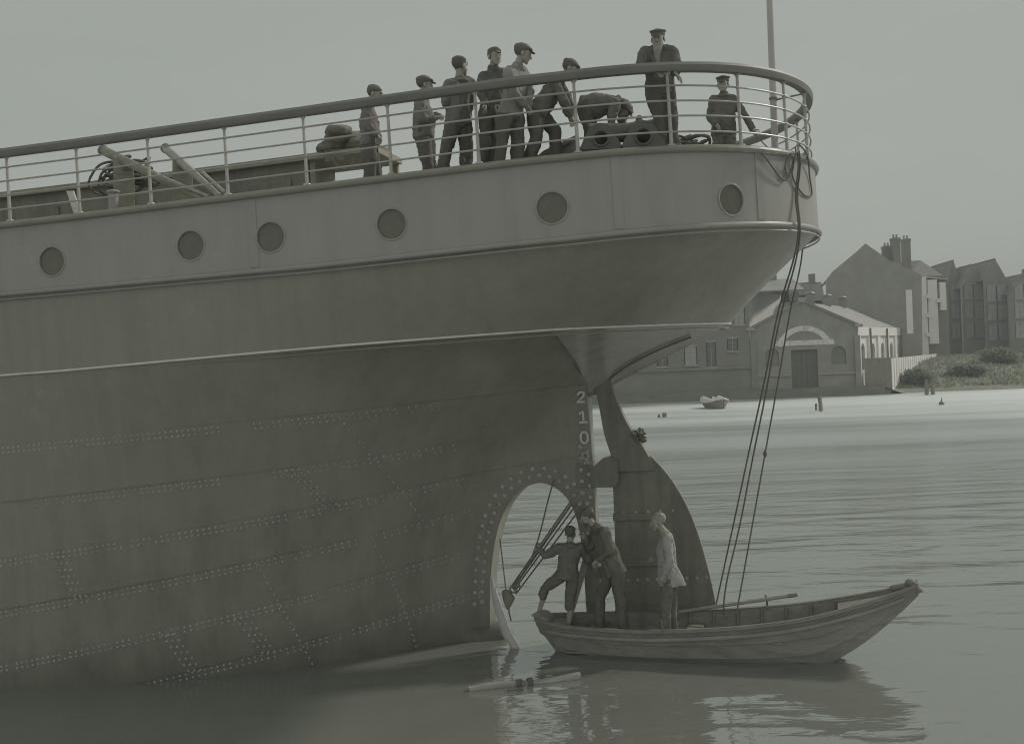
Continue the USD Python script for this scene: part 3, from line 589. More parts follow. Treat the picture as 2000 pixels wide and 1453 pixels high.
# bulwark plating with portholes cut through it
od, idk = plan(**P_DECK), plan(**P_DECK, inset=0.05)
rings = [[ring(od, wd), ring(od * (0.995, 1) if False else od, wk), ring(idk, wk), ring(idk, wd)]]
A0 = np.stack([ring(od, wk), ring(od, wd), ring(idk, wd), ring(idk, wk)], 1)
bul = loft(list(A0), caps=True)
bul_m = Manifold(m3.Mesh(np.asarray(bul.vertices, np.float32), np.asarray(bul.faces, np.uint32)))
def outline_at(s, side=1):
    h = od[:len(od) // 2 + 1]; t = np.interp(s, h[:, 0], h[:, 1]); e = 0.03; t2 = np.interp(s + e, h[:, 0], h[:, 1])
    n = np.array([-(t2 - t), e]); n /= np.linalg.norm(n)
    return t * side, n * (1, side)
PORTS = [(u, v) for u, v in ((100, 511), (371, 480), (527, 463.5), (763.5, 438), (1077, 406), (1427.5, 390.5))]
def on_side(u, v):
    """Where the sight line of u, v meets the bulwark on the near side."""
    C = np.array([0, 0, CAMH]); d = at(u, v, 1.0) - C; lo, hi = 13.0, 19.0
    for k in range(60):
        m = (lo + hi) / 2; s, t, w = SL(C + d * m)
        inside = t < (np.interp(s, od[:len(od) // 2 + 1, 0], od[:len(od) // 2 + 1, 1]) if s < 3.81 else -1)
        lo, hi = (lo, m) if inside else (m, hi)
    return SL(C + d * lo)
port_places = []
for u, v in PORTS:
    s, t, w = on_side(u, v); port_places.append((s, w, 1))
port_places += [(3.35, 6.92, -1), (-9.6, port_places[0][1] - 0.02, 1)]
for s, w, side in port_places:
    t, n = outline_at(s, side); c = S(s, t, w); N = S(n[0], n[1], 0); N[2] = 0; X = np.cross(Z3, N)
    cyl = tm(Manifold.cylinder(0.4, 0.205, 0.205, 40, True)); cyl = placed(cyl, X, Z3, N, c)
    bul_m -= Manifold(m3.Mesh(np.asarray(cyl.vertices, np.float32), np.asarray(cyl.faces, np.uint32)))
ship.part('bulwark_plating', bul_m, M_BULWARK, smooth=25)
for s, w, side in port_places:
    t, n = outline_at(s, side); c = S(s, t, w); N = S(n[0], n[1], 0); X = np.cross(Z3, N)
    prof = [(0.199, -0.05), (0.226, -0.05), (0.226, 0.004), (0.218, 0.011), (0.206, 0.009), (0.199, 0.0)]
    a = np.linspace(0, 2 * PI, 40, endpoint=False)
    rim = loft([np.array([(r * math.cos(x), r * math.sin(x), z) for r, z in prof]) for x in a], closed=True, caps=False)
    ph = ship.part('porthole', placed(rim, X, Z3, N, c), M_BULWARK)
    ship.part('port_glass', placed(tm(Manifold.cylinder(0.012, 0.2, 0.2, 40, True)), X, Z3, N, c - N * 0.028), M_GLASS, ph, smooth=30)
    for a in (PI * 0.0, PI):
        ship.part('dog_bolt', placed(tm(ball((0.224 * math.cos(a), 0.224 * math.sin(a), 0.006), 0.01, 8)), X, Z3, N, c), M_BULWARK, ph)
ship.part('gunwale_moulding', tube(ring(plan(**P_DECK, inset=-0.012), lambda s: wd(s) - 0.02), 0.05, 10), M_HULL)
ship.part('knuckle_moulding', tube(ring(plan(**P_DECK, inset=-0.012), lambda s: wk(s) - 0.005), 0.036, 10), M_BULWARK)
ship.part('waterway_bead', tube(ring(plan(**P_DECK, inset=-0.003), lambda s: wk(s) - 0.085), 0.012, 6), M_BULWARK)
dk = ring(plan(**P_DECK, inset=0.05), lambda s: wd(s) - 0.06); nh = len(dk) // 2
ship.part('deck', grid(np.stack([dk[:nh + 1], dk[::-1][:nh + 1]], 1)), M_DECK, smooth=False)
# vertical plate butts on the bulwark
for s in (-8.4, -3.9, 1.15, 2.95):
    t, n = outline_at(s)
    ship.part('plate_strap', [placed(box((0, 0, 0), (0.13, float(wd(s) - wk(s)) - 0.1, 0.012)), np.cross(Z3, S(n[0], n[1], 0)), Z3, S(n[0], n[1], 0), S(s, t, float(wd(s) + wk(s)) / 2))], M_BULWARK, smooth=False)

# the counter between knuckle and lower bead
ol = plan(**P_LOW); oc = plan(**P_DECK, inset=0.02)
rows = []
for f in np.linspace(0, 1, 9):
    a, b = ring(oc, wk), ring(ol, wl); g = f + 0.10 * math.sin(PI * f) * 0.3
    rows.append(np.c_[(a[:, :2] * (1 - g) + b[:, :2] * g), a[:, 2] * (1 - f) + b[:, 2] * f])
ship.part('counter_plating', grid(np.stack(rows, 1)), M_HULL, smooth=40)
ship.part('lower_bead', tube(ring(plan(**P_LOW, inset=-0.008), wl), 0.017, 8), M_LIGHT)
ship.part('lower_bead', tube(ring(plan(**P_LOW, inset=0.03), lambda s: wl(s) - 0.07), 0.012, 6), M_HULL)
# tuck under the counter, aft of the stern post
def wp(s):
    return 3.985 + 0.4465 * max(s, 0.0)
st = np.r_[np.linspace(-0.02, 2.3, 60), 2.335, 2.349]; P = []
for s in st:
    r, h, e = np.linspace(-1, 1, 61), float(hb_low(s)), 1.9 - 0.75 * np.clip(s / 2.3, 0, 1)
    fl = 0.05 * max(1 - max(s, 0) / 0.5, 0)
    P.append([S(s, np.sign(x) * h * (fl + (1 - fl) * abs(x)) if abs(x) > 0 else 0, wp(s) + (float(wl(s)) - wp(s)) * abs(x) ** (1 / e)) for x in r])
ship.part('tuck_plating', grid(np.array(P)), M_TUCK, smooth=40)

# the lower hull as one solid of lapped strakes, then the propeller aperture cut out and the strakes taken apart
st = np.r_[np.linspace(SFWD, -3, 34), np.linspace(-2.8, 0.0, 34)]
loops = []
for s in st:
    w_ = seam(s); near = []
    for j in range(9):
        off = 0.013 if j % 2 else 0.0
        for f in np.linspace(0, 1, 8):
            w = w_[j] + (w_[j + 1] - w_[j]) * f
            near.append((hb_hull(s, w) + off, w - (1e-4 if f == 1 else 0)))
    loops.append([S(s, t, w) for t, w in near] + [S(s, -t, w) for t, w in near[::-1]])
nl = len(loops[0]); V = np.concatenate([np.array(l) for l in loops]); Fc = []
for i in range(len(st) - 1):
    for k in range(nl):
        l = (k + 1) % nl; a, b = i * nl, (i + 1) * nl
        Fc += [(a + k, a + l, b + l), (a + k, b + l, b + k)]
for base, flip in ((0, 0), ((len(st) - 1) * nl, 1)):
    for k in range(nl // 2 - 1):
        a, b, c, d = base + k, base + k + 1, base + nl - 2 - k, base + nl - 1 - k
        Fc += [(a, c, b), (a, d, c)] if not flip else [(a, b, c), (a, c, d)]
low = trimesh.Trimesh(V, np.array(Fc), process=False)
if low.volume < 0:
    low.invert()
low_m = Manifold(m3.Mesh(np.asarray(low.vertices, np.float32), np.asarray(low.faces, np.uint32)))
APER = [(-0.25, -3.2), (-0.245, 0.3), (-0.25, 1.3), (-0.3, 1.9), (-0.42, 2.28), (-0.6, 2.5), (-0.86, 2.62), (-1.12, 2.57), (-1.36, 2.38), (-1.54, 2.12), (-1.68, 1.75), (-1.8, 1.2), (-1.87, 0.6), (-1.89, -0.2), (-1.8, -3.2)]
cp = curve([(a, b, 0) for a, b in APER[1:-1]], 60)[:, :2]; poly = [APER[0]] + [tuple(x) for x in cp] + [APER[-1]]
cut = placed(tm(prism(poly, 3.0)), np.array((1.0, 0, 0)), Z3, np.array((0, -1.0, 0)), np.array((0, 1.5, 0)))
cut_m = Manifold(m3.Mesh(np.asarray(cut.vertices, np.float32), np.asarray(cut.faces, np.uint32)))
low_m = low_m - cut_m
lowt = tm(low_m); print('hull', low_m.status(), len(lowt.faces), bul_m.status())
fc, fn = lowt.triangles_center, lowt.face_normals
ids = np.array([np.searchsorted(seam(c[0])[1:-1], c[2]) for c in fc])
frame = (np.abs(fn[:, 1]) < 0.25) & (fc[:, 0] > -1.95) & (fc[:, 2] < 2.7)
ids[frame] = 20
for k in sorted(set(ids)):
    m = lowt.submesh([np.nonzero(ids == k)[0]], append=True)
    ship.part('stern_frame' if k == 20 else 'hull_strake', m, M_HULL_LOW if k == 20 or k < 6 else M_HULL, smooth=28)

# rivets: rows under the seams and down the butts (joined), big ones round the aperture (single)
def dome(p, n, r, h=0.5, k=6):
    x = np.cross(n, (0.3, 0.2, 0.9)); x /= np.linalg.norm(x); y = np.cross(n, x); a = np.arange(k) / k * 2 * PI
    c = np.cos(a)[:, None] * x + np.sin(a)[:, None] * y
    V = np.vstack([p + c * r, p + c * r * 0.65 + n * r * h * 0.8, [p + n * r * h]]); F = []
    for i in range(k):
        j = (i + 1) % k; F += [(i, j, k + j), (i, k + j, k + i), (k + i, k + j, 2 * k)]
    return trimesh.Trimesh(V, F, process=False)
riv, rg = [], np.random.default_rng(3)
for j in (3, 4, 5, 6, 7, 8):
    for s in np.arange(-9.0, -2.0, 0.085):
        for dw in (0.045, 0.115):
            if meshkit.noise(np.array([s * 1.1, j * 3.1, 0.0]), 5) > 0.27 and rg.random() > 0.08:
                w = seam(s)[j] - dw; p, n = hull_frame(s, w); riv.append(dome(p + n * (0.0125 if (j - 1) % 2 else 0.001), n, 0.0195))
for s0, s1, j0, j1, two in ((-4.75, -4.2, 2, 5, 0), (-3.3, -2.95, 2, 5, 0), (-3.25, -2.65, 5, 8, 0), (-6.2, -5.9, 3, 4, 1), (-4.1, -3.75, 6, 7, 1), (-5.2, -4.9, 3, 4, 1), (-7.6, -7.3, 5, 6, 1)):
    a, b = seam(s0)[j1], seam(s1)[j0]
    for w in np.arange(b, a, 0.1):
        f = (a - w) / (a - b); s = s0 + (s1 - s0) * f
        for ds in ((0, 0.08, 0.16) if two else (0,)):
            p, n = hull_frame(s + ds, w); riv.append(dome(p + n * 0.0125, n, 0.021))
ship.part('plate_rivets', riv, M_RIVET, kind='stuff', smooth=False)
ap = np.array(APER[2:-2])
for off, step, ph in ((0.13, 0.17, 0), (0.25, 0.19, 0.08)):
    c2 = curve([(a, b, 0) for a, b in ap], 400)[:, :2]; T = np.gradient(c2, axis=0); N = np.c_[T[:, 1], -T[:, 0]]; N /= np.linalg.norm(N, axis=1, keepdims=True)
    N *= np.sign(((c2 - (-1.0, 1.2)) * N).sum(1))[:, None]; o = c2 + N * off
    d = np.r_[0, np.cumsum(np.linalg.norm(np.diff(o, axis=0), axis=1))]
    for x in np.arange(0.1 + ph, d[-1], step):
        s, w = np.interp(x, d, o[:, 0]), np.interp(x, d, o[:, 1])
        if s < -0.05 and not (s > -0.5 and w < 1.6):
            p, n = hull_frame(s, w); ship.part('rivet', dome(p + n * 0.008, n, 0.042, 0.5, 8), M_RIVET)
for s in (-0.07, -0.19):
    for w in np.arange(2.35, 3.2, 0.19):
        p, n = hull_frame(s, w + (0.08 if s < -0.1 else 0)); ship.part('rivet', dome(p + n * 0.008, n, 0.042, 0.5, 8), M_RIVET)
for txt, w in (('2', 3.92), ('1', 3.58), ('0', 3.24), ('9', 2.9)):
    tx = meshkit.text_mesh(txt, 0.2, 0.006, bold=True); p, n = hull_frame(-0.13, w + 0.1)
    Z = Z3 - n * n[2]; Z /= np.linalg.norm(Z)
    ship.part('draft_numeral', placed(tx, np.cross(Z, n), Z, n, p + n * 0.03 - Z * 0.1 - np.cross(Z, n) * 0.07), M_NUM if txt != '9' else M_RIVET, smooth=False)

# rudder, its stock, bracket and chain
def plate(poly, th, bev=0.0, t0=0.0):
    m = prism(poly, th)
    return placed(m, np.array((1.0, 0, 0)), Z3, np.array((0, -1.0, 0)), np.array((0, -t0 + th / 2, 0)))
blade_edge = curve([(0.95, 2.97, 0), (1.25, 2.59, 0), (1.55, 1.95, 0), (1.74, 1.2, 0), (1.86, 0.41, 0), (1.92, -1.4, 0)], 40)[:, :2]
blade = [(0.24, -1.4), (0.25, 0.4), (0.30, 2.5), (0.31, 2.95)] + [tuple(x) for x in blade_edge]
rd = ship.part('rudder', plate(blade[::-1], 0.10), M_IRON, smooth=False)
stock_l = curve([(0.08, 4.35, 0), (0.12, 4.1, 0), (0.17, 3.77, 0), (0.235, 3.3, 0), (0.30, 3.05, 0), (0.31, 2.75, 0)], 24)[:, :2]
stock_r = curve([(1.0, 2.75, 0), (0.93, 2.95, 0), (0.79, 3.22, 0), (0.66, 3.43, 0), (0.53, 3.7, 0), (0.43, 4.0, 0), (0.36, 4.35, 0)], 24)[:, :2]
ship.part('rudder_stock', plate([tuple(x) for x in stock_l] + [tuple(x) for x in stock_r], 0.24), M_IRON, rd, smooth=False)
for w, e in ((2.0, 1.5), (1.25, 1.7), (0.5, 1.82)):
    ship.part('rudder_strap', [plate([(0.27, w - 0.06), (e * 0.7, w - 0.05), (e * 0.7, w + 0.05), (0.27, w + 0.06)], 0.03, t0=0.063)], M_IRON, rd, smooth=False)
for s in np.arange(0.45, 1.8, 0.16):
    ship.part('rudder_bolt', dome(S(s, 0.05, 0.95 + 0.02 * s), S(0, 1, 0), 0.03, 0.5, 6), M_RIVET, rd)
for s in np.arange(0.45, 1.4, 0.2):
    ship.part('rudder_bolt', dome(S(s, 0.05, 2.05 + 0.02 * s), S(0, 1, 0), 0.03, 0.5, 6), M_RIVET, rd)
ship.part('rudder_bracket', plate([(-0.3, 2.52), (0.34, 2.5), (0.42, 2.6), (0.42, 2.92), (0.3, 3.0), (0.16, 2.97), (0.03, 2.86), (-0.3, 2.95)], 0.34), M_IRON, smooth=False)
ship.part('gudgeon', [plate([(-0.1, 1.0), (0.33, 1.0), (0.33, 1.2), (-0.1, 1.22)], 0.2)], M_IRON, smooth=False)
links = []
for k in range(34):
    c = S(0.77 + rg.uniform(-0.09, 0.09), rg.uniform(-0.14, 0.14), 3.30 + rg.uniform(-0.1, 0.1))
    a = np.linspace(0, 2 * PI, 10, endpoint=False); x = rg.normal(size=3); x /= np.linalg.norm(x); y = np.cross(x, rg.normal(size=3)); y /= np.linalg.norm(y)
    links.append(tube(np.array([c + 0.045 * math.cos(t) * x + 0.03 * math.sin(t) * y for t in a]), 0.012, 5, closed=True))
ship.part('rudder_chain_shackles', links, M_IRON, rd, kind='stuff')
# a chain and a bar lie along the tuck towards the rudder head
def on_tuck(s, k):
    e = 1.9 - 0.75 * np.clip(s / 2.3, 0, 1); h = float(hb_low(s)) * k
    return S(s, h + 0.02, wp(s) + (float(wl(s)) - wp(s)) * k ** (1 / e) - 0.02)
ship.part('steering_rope', tube([on_tuck(s, k) for s, k in zip(np.linspace(0.34, 1.75, 16), np.linspace(0.03, 0.3, 16))], 0.015, 6), M_ROPE)

# propeller: hub and one pale blade standing out of the water
hub = S(-1.72, 0, -0.12)
bc = curve([(960, 1128, 0), (966, 1165, 0), (978, 1205, 0), (990, 1238, 0), (1004, 1262, 0), (1012, 1290, 0)], 26); bw = np.interp(np.linspace(0, 1, 26), [0, 0.15, 0.4, 0.7, 0.9, 1], [0.03, 0.10, 0.16, 0.17, 0.16, 0.12])
B0 = [np.array(SL(at(u, v, 18.2))) for u, v, _ in bc]; rings = []
for k, b_ in enumerate(B0):
    p = S(*b_); a = np.linspace(0, 2 * PI, 14, endpoint=False)
    rings.append(np.array([p + np.array((1.0, 0.1, 0.25)) * bw[k] * 0.44 * math.cos(x) + np.array((-0.3, 1.0, 0.1)) * 0.04 * math.sin(x) for x in a]))
pr = ship.part('propeller_blade', loft(rings), M_BLADE, label='pale curved propeller blade dipping into the water')
ship.part('shaft_boss', bone(S(-2.3, 0, 0.0), S(-1.85, 0, 0.0), 0.42, 0.3, 24), M_HULL_LOW)

# rail: stanchions, four guard rails, wooden handrail
rin = plan(**P_DECK, inset=0.035)
ROD = (0.215, 0.425, 0.625, 0.825); HR = 1.03
hr = lambda s: np.interp(s, [-14, 0.5, 3.8], [1.03, 1.04, 1.095])
hh = np.array([(-0.055, -0.06), (0.055, -0.06), (0.075, -0.03), (0.08, 0.02), (0.05, 0.062), (-0.05, 0.062), (-0.08, 0.02), (-0.075, -0.03)])
Pr = ring(rin, lambda s: wd(s) + hr(s)); T = frames(Pr); rings = []
for p, tt in zip(Pr, T):
    side = np.cross(tt, Z3); side /= np.linalg.norm(side)
    rings.append(np.array([p + side * a + Z3 * b for a, b in hh]))
ship.part('handrail', loft(rings), M_RAILWOOD, smooth=40)
for h in ROD:
    ship.part('guard_rail', tube(ring(rin, lambda s: wd(s) + h), 0.0135, 6), M_RAIL)
half = rin[:len(rin) // 2 + 1]
def rail_at(u):
    lo, hi = -12.0, 3.7
    best = None
    for s in np.linspace(-12, 3.74, 1600):
        t = np.interp(s, half[:, 0], half[:, 1]); p = SW(s, t, float(wd(s)) + 0.5); c, k = math.cos(ROLL), math.sin(ROLL)
        a, b = p[0] * FOC / p[1], V0 - (p[2] - CAMH) * FOC / p[1]; e = abs(1000 + a * c + b * k - u)
        if best is None or e < best[0]:
            best = (e, s, t)
    return best[1], best[2]
def stanchion(s, t):
    b = S(s, t, float(wd(s))); HR = float(hr(s))
    p = ship.part('stanchion', tube([b - (0, 0, 0.03), b + (0, 0, 0.5), b + (0, 0, HR - 0.04)], [0.027, 0.022, 0.02], 8), M_POST)
    for h in ROD:
        ship.part('rail_boss', ball(b + (0, 0, h), 0.032, 8), M_POST, p)
    ship.part('foot_plate', tm(Manifold.cylinder(0.05, 0.07, 0.05, 10)).apply_translation(b - (0, 0, 0.0)), M_POST, p)
    ship.part('rail_bracket', hull((b + (-0.045, 0, HR - 0.058), 0.01), (b + (0.045, 0, HR - 0.058), 0.01), (b + (0, 0, HR - 0.10), 0.018), n=6), M_POST, p)
near_s = [rail_at(u) for u in (151, 291, 441, 594, 759, 931, 1124, 1306, 1443, 1532)]
for s, t in near_s:
    stanchion(s, t)
for s in (near_s[0][0] - 1.15, near_s[0][0] - 2.3):
    stanchion(s, np.interp(s, half[:, 0], half[:, 1]))
for s, t in [(3.68, np.interp(3.68, half[:, 0], half[:, 1])), (3.62, -np.interp(3.62, half[:, 0], half[:, 1]))] + [(s, -t) for s, t in near_s[3:9]]:
    stanchion(s, t)

# ------------------------------------------------------------------ the working boat under the stern
BS, BE = np.array([0.26, 18.22]), np.array([5.86, 16.62])
BLEN = float(np.linalg.norm(BE - BS)); BD = np.array([*((BE - BS) / BLEN), 0.0]); BN = np.array([-BD[1], BD[0], 0.0])         # along the boat; away from the camera
def BW(x, y, z):
    return np.array([BS[0], BS[1], 0]) + BD * x + BN * y + Z3 * z
_bh = PchipInterpolator(np.array([0, 0.03, 0.12, 0.3, 0.5, 0.68, 0.85, 0.95, 1.0]) * BLEN, [0.13, 0.25, 0.46, 0.61, 0.62, 0.55, 0.34, 0.16, 0.09])
_bg = PchipInterpolator(np.array([0, 0.12, 0.3, 0.5, 0.68, 0.82, 0.92, 1.0]) * BLEN, [0.47, 0.44, 0.45, 0.52, 0.64, 0.81, 0.97, 1.14])
_bk = PchipInterpolator(np.array([0, 0.035, 0.08, 0.3, 0.6, 0.74, 0.8, 0.88, 0.95, 1.0]) * BLEN, [0.36, 0.15, -0.1, -0.16, -0.16, -0.10, 0.06, 0.36, 0.70, 0.98])
def boat_section(x, inset=0.0):
    hb, g, k = float(_bh(x)), float(_bg(x)), float(_bk(x)); bt = 0.58 * hb
    K = [(0.0, k + inset), (bt * 0.96, k + inset), (hb * 0.8, k + (g - k) * 0.33), (hb * 0.93, k + (g - k) * 0.66), (hb, g)]
    return [(max(y - inset, 0.004) if i else 0.0, z) for i, (y, z) in enumerate(K)]
def work_boat():
    t = Thing('work_boat', 'long dark wooden workboat with upswept bow moored under the rudder', 'boat', BW(BLEN / 2, 0, 0))
    xs_ = np.linspace(0, BLEN, 60)
    for side in (-1, 1):
        for k in range(4):
            out, inn = [], []
            for x in xs_:
                Q = boat_section(x); (y0, z0), (y1, z1) = Q[k], Q[k + 1]; lap = 0.016 if k else 0.0
                f = 0.06 if k else 0
                out.append([BW(x, side * (y0 + (y1 - y0) * -f + lap), z0 - (z1 - z0) * f), BW(x, side * (y0 + y1) / 2 + side * 0.010, (z0 + z1) / 2 - (0.008 if k == 0 else 0)), BW(x, side * y1, z1)])
                inn.append([BW(x, side * max(y0 - 0.02, 0), z0 + 0.02 * (k == 0)), BW(x, side * max((y0 + y1) / 2 - 0.022, 0), (z0 + z1) / 2 + 0.02 * (k == 0)), BW(x, side * max(y1 - 0.022, 0), z1)])
            rings_ = [np.array(o + i[::-1]) for o, i in zip(out, inn)]
            t.part('bottom_plank' if k == 0 else 'hull_plank', loft(rings_), M_BOAT, smooth=35)
        g = np.array([BW(x, side * (_bh(x) + 0.012), _bg(x) + 0.005) for x in xs_])
        sq = np.array([(-0.035, -0.025), (0.03, -0.025), (0.034, 0.022), (-0.03, 0.026)])
        t.part('gunwale', loft([p + BN * a * side * -1 + Z3 * b for p in g for a, b in [(0, 0)] and [(0, 0)]] and [np.array([p + BN * (a * -side) + Z3 * b for a, b in sq]) for p in g]), M_BOATIN, smooth=20)
        r_ = np.array([BW(x, side * (_bh(x) * 0.975 + 0.022), _bg(x) - 0.12) for x in xs_[2:-2]])
        t.part('rubbing_strake', loft([np.array([p + BN * (a * -side) * 0.7 + Z3 * b for a, b in sq]) for p in r_]), M_BOAT, smooth=20)
    for x in np.linspace(0.5, BLEN - 0.8, 13):
        for side in (-1, 1):
            Q = boat_section(x, 0.06)
            t.part('rib', tube([BW(x, side * y, z) for y, z in Q[1:]], 0.02, 5), M_BOATIN)
    for k in range(5):
        y = -0.32 + 0.16 * k
        t.part('floor_board', loft([np.array([BW(x, y + a, 0.02 + b) for a, b in ((-0.07, 0), (0.07, 0), (0.07, 0.025), (-0.07, 0.025))]) for x in np.linspace(0.55, BLEN * 0.72, 8)]), M_BOATIN, smooth=False)
    for x in (0.95, 2.5, 3.75):
        h = float(_bh(x)) * 0.93
        t.part('thwart', loft([np.array([BW(x + a, y, 0.3 + b) for a, b in ((-0.12, 0), (0.12, 0), (0.12, 0.035), (-0.12, 0.035))]) for y in (-h, h)]), M_BOATIN, smooth=False)
    for xa, xb in ((0.02, 0.55), (BLEN - 1.15, BLEN - 0.05)):                                # small end decks
        P = np.array([[BW(x, y * (_bh(x) - 0.01), _bg(x) - 0.03) for y in (-1, 0, 1)] for x in np.linspace(xa, xb, 10)])
        t.part('end_deck', grid(P), M_BOATIN)
    t.part('stern_post', union([ell(BW(0.1, 0, 0.47), (0.16, 0.2, 0.13)), ell(BW(0.13, 0, 0.30), (0.12, 0.14, 0.11)), bone(BW(0.16, 0, 0.36), BW(0.3, 0, 0.1), 0.09, 0.06)]), M_BOAT)
    t.part('bow_post', union([ell(BW(BLEN - 0.10, -0.03, 1.15), (0.085, 0.08, 0.065), 14), ell(BW(BLEN - 0.01, -0.03, 1.055), (0.08, 0.085, 0.055), 14), bone(BW(BLEN - 0.35, 0, 1.06), BW(BLEN - 0.05, 0, 1.10), 0.05, 0.075)]), M_BOATIN)
    a, b_ = BW(3.2, 0.45, 0.5), BW(4.25, 0.3, 0.76)
    for x, y in ((2.12, -0.66), (3.6, 0.6)):
        p = BW(x, y, float(_bg(x)))
        t.part('thole_pin', tube([p, p + Z3 * 0.1, p + Z3 * 0.2 + BD * -0.02], 0.017, 6), M_IRON)
    oar = Thing('oar', 'wooden oar lying along the far gunwale of the workboat', 'oar', BW(3.4, 0.4, 0.6))
    e0, e1 = BW(2.2, 0.52, 0.50), BW(3.95, 0.53, 0.80)
    oar.part('shaft', tube([e0, e1], [0.028, 0.03], 8), M_PALEWOOD); oar.part('handle', bone(e1, e1 + (e1 - e0) * 0.06, 0.034, 0.03), M_DARKWOOD)
work_boat()
a, b_ = at(1144, 1100, 18.42), at(1118, 1185, 18.36)
bh = Thing('leaning_plank', 'pale worn plank leaning beside the boy in the workboat', 'plank', b_)
bh.part('board', loft([p + np.array([(-0.05, 0, 0.02), (0.05, 0, -0.02), (0.05, 0.03, -0.02), (-0.05, 0.03, 0.02)]) for p in (a + (0.03, 0, 0.15), b_ + (-0.12, 0, -0.33))]), M_PALEWOOD, smooth=False)
bh.part('end_band', tube([a + (0.01, 0.01, 0.05), a + (0.02, 0.01, 0.12)], 0.065, 6), M_IRON)

# floating spar with lashings
a, b_ = at(915, 1352, 15.95), at(1132, 1322, 16.35); a[2] = 0.01; b_[2] = 0.03
d = (b_ - a) / np.linalg.norm(b_ - a)
sp = Thing('floating_spar', 'pale floating spar with two rope lashings on the water before the boat', 'spar', (a + b_) / 2)
k = np.linspace(0, 1, 24)
sp.part('pole', tube([a + (b_ - a) * x + Z3 * 0.02 * math.sin(7 * x) for x in k], 0.042 + 0.012 * np.sin(k * 9) * k + 0.008, 10), M_PALEWOOD)
for x0 in (0.42, 0.52):
    P = [a + (b_ - a) * (x0 + 0.045 * i / 40) + 0.062 * (np.cross(d, Z3) * math.cos(i * 0.9) + Z3 * math.sin(i * 0.9)) for i in range(41)]
    sp.part('lashing', tube(P, 0.009, 5), M_ROPE)
sp.part('rope_tail', tube(curve([a + (b_ - a) * 0.46 + Z3 * 0.06, a + (b_ - a) * 0.5 - np.array((0, 0.25, -0.02)), a + (b_ - a) * 0.4 - np.array((0.1, 0.3, -0.01))], 16), 0.012, 5), M_ROPE)

# ------------------------------------------------------------------ ropes
def on_skin(u, v, out=0.02):
    s, t, w = on_side(u, v); tt, n = outline_at(s); return SW(s + n[0] * out, tt + n[1] * out, w)
def rope(label, P, r=0.013, n=60, extra=None, mat_=None, name='rope', cat='rope', group=None):
    P = np.asarray(P, float); C = curve(P, n); b = C[np.argmin(C[:, 2])]
    t = Thing(name, label, cat, b, group=group)
    t.part('strand', tube(C, r, 6), mat_ or M_ROPE)
    if extra:
        extra(t, C)
    return t
boat_in = [BW(2.95, 0.35, 0.5), BW(3.12, 0.3, 0.48), BW(3.32, 0.25, 0.48)]
g1 = 'fall ropes from the stern rail to the workboat'
def knot(i):
    return lambda t, C: t.part('knot', ell(C[i], (0.03, 0.03, 0.06)), M_ROPE)
def straight(a, b_, n=7, sag=0.0):
    return [a + (b_ - a) * x - Z3 * sag * math.sin(PI * x) for x in np.linspace(0, 1, n)]
rope('left rope from the stern rail passing behind the rudder edge to the boat', [on_skin(1546, 300, 0.08), on_skin(1549, 330, 0.07), on_skin(1549, 385, 0.03)] + straight(on_skin(1547, 437, 0.085), at(1396, 1188, 18.6)), n=90, group=g1)
rope('middle rope of the three hanging from the stern rail, slightly slack', [on_skin(1549, 298, 0.08), on_skin(1551, 330, 0.08), on_skin(1551, 385, 0.04)] + straight(on_skin(1550, 437, 0.085), at(1440, 1040, 17.5), 5)[:-1] + [at(1436, 1060, 17.52), at(1422, 1118, 17.58), at(1412, 1200, 17.65)], n=90, group=g1)
rope('right rope with a knot, hanging from behind the counter to the boat', [SW(3.45, -1.3, 7.45), SW(3.62, -1.36, 7.2), SW(3.62, -1.38, 6.8)] + straight(SW(3.60, -1.38, 6.35), at(1437, 1200, 17.6)), n=90, extra=knot(58), group=g1)
rope('rope bight sagging widest over the lit bulwark below the stern rail', [on_skin(1480, 303, 0.06), on_skin(1500, 326, 0.05), on_skin(1520, 350, 0.04), on_skin(1527, 354, 0.04), on_skin(1535, 340, 0.05), on_skin(1539, 315, 0.08)], 0.012)
rope('small round rope coil hung over the gunwale beside the flagpole', [on_skin(1532, 302, 0.1), on_skin(1526, 322, 0.06), on_skin(1528, 338, 0.05), on_skin(1534, 344, 0.05), on_skin(1540, 330, 0.06), on_skin(1536, 314, 0.1), on_skin(1530, 306, 0.1)], 0.012)
rope('long narrow rope loop hanging right of the vertical falls', [on_skin(1545, 290, 0.05), on_skin(1540, 320, 0.07), on_skin(1541, 342, 0.04), on_skin(1549, 360, 0.03), on_skin(1566, 381, 0.02), on_skin(1576, 385, 0.02), on_skin(1582, 378, 0.02), on_skin(1578, 350, 0.02), on_skin(1568, 312, 0.07), on_skin(1556, 284, 0.03)], 0.012)
p9h = at(1475, 262, 17.55)
rope('slack line from the hand of the man beside the flagpole to the deck edge', [p9h, at(1486, 276, 17.2), at(1500, 290, 16.9), at(1518, 301, 16.75), at(1535, 301, 16.7)], 0.01)
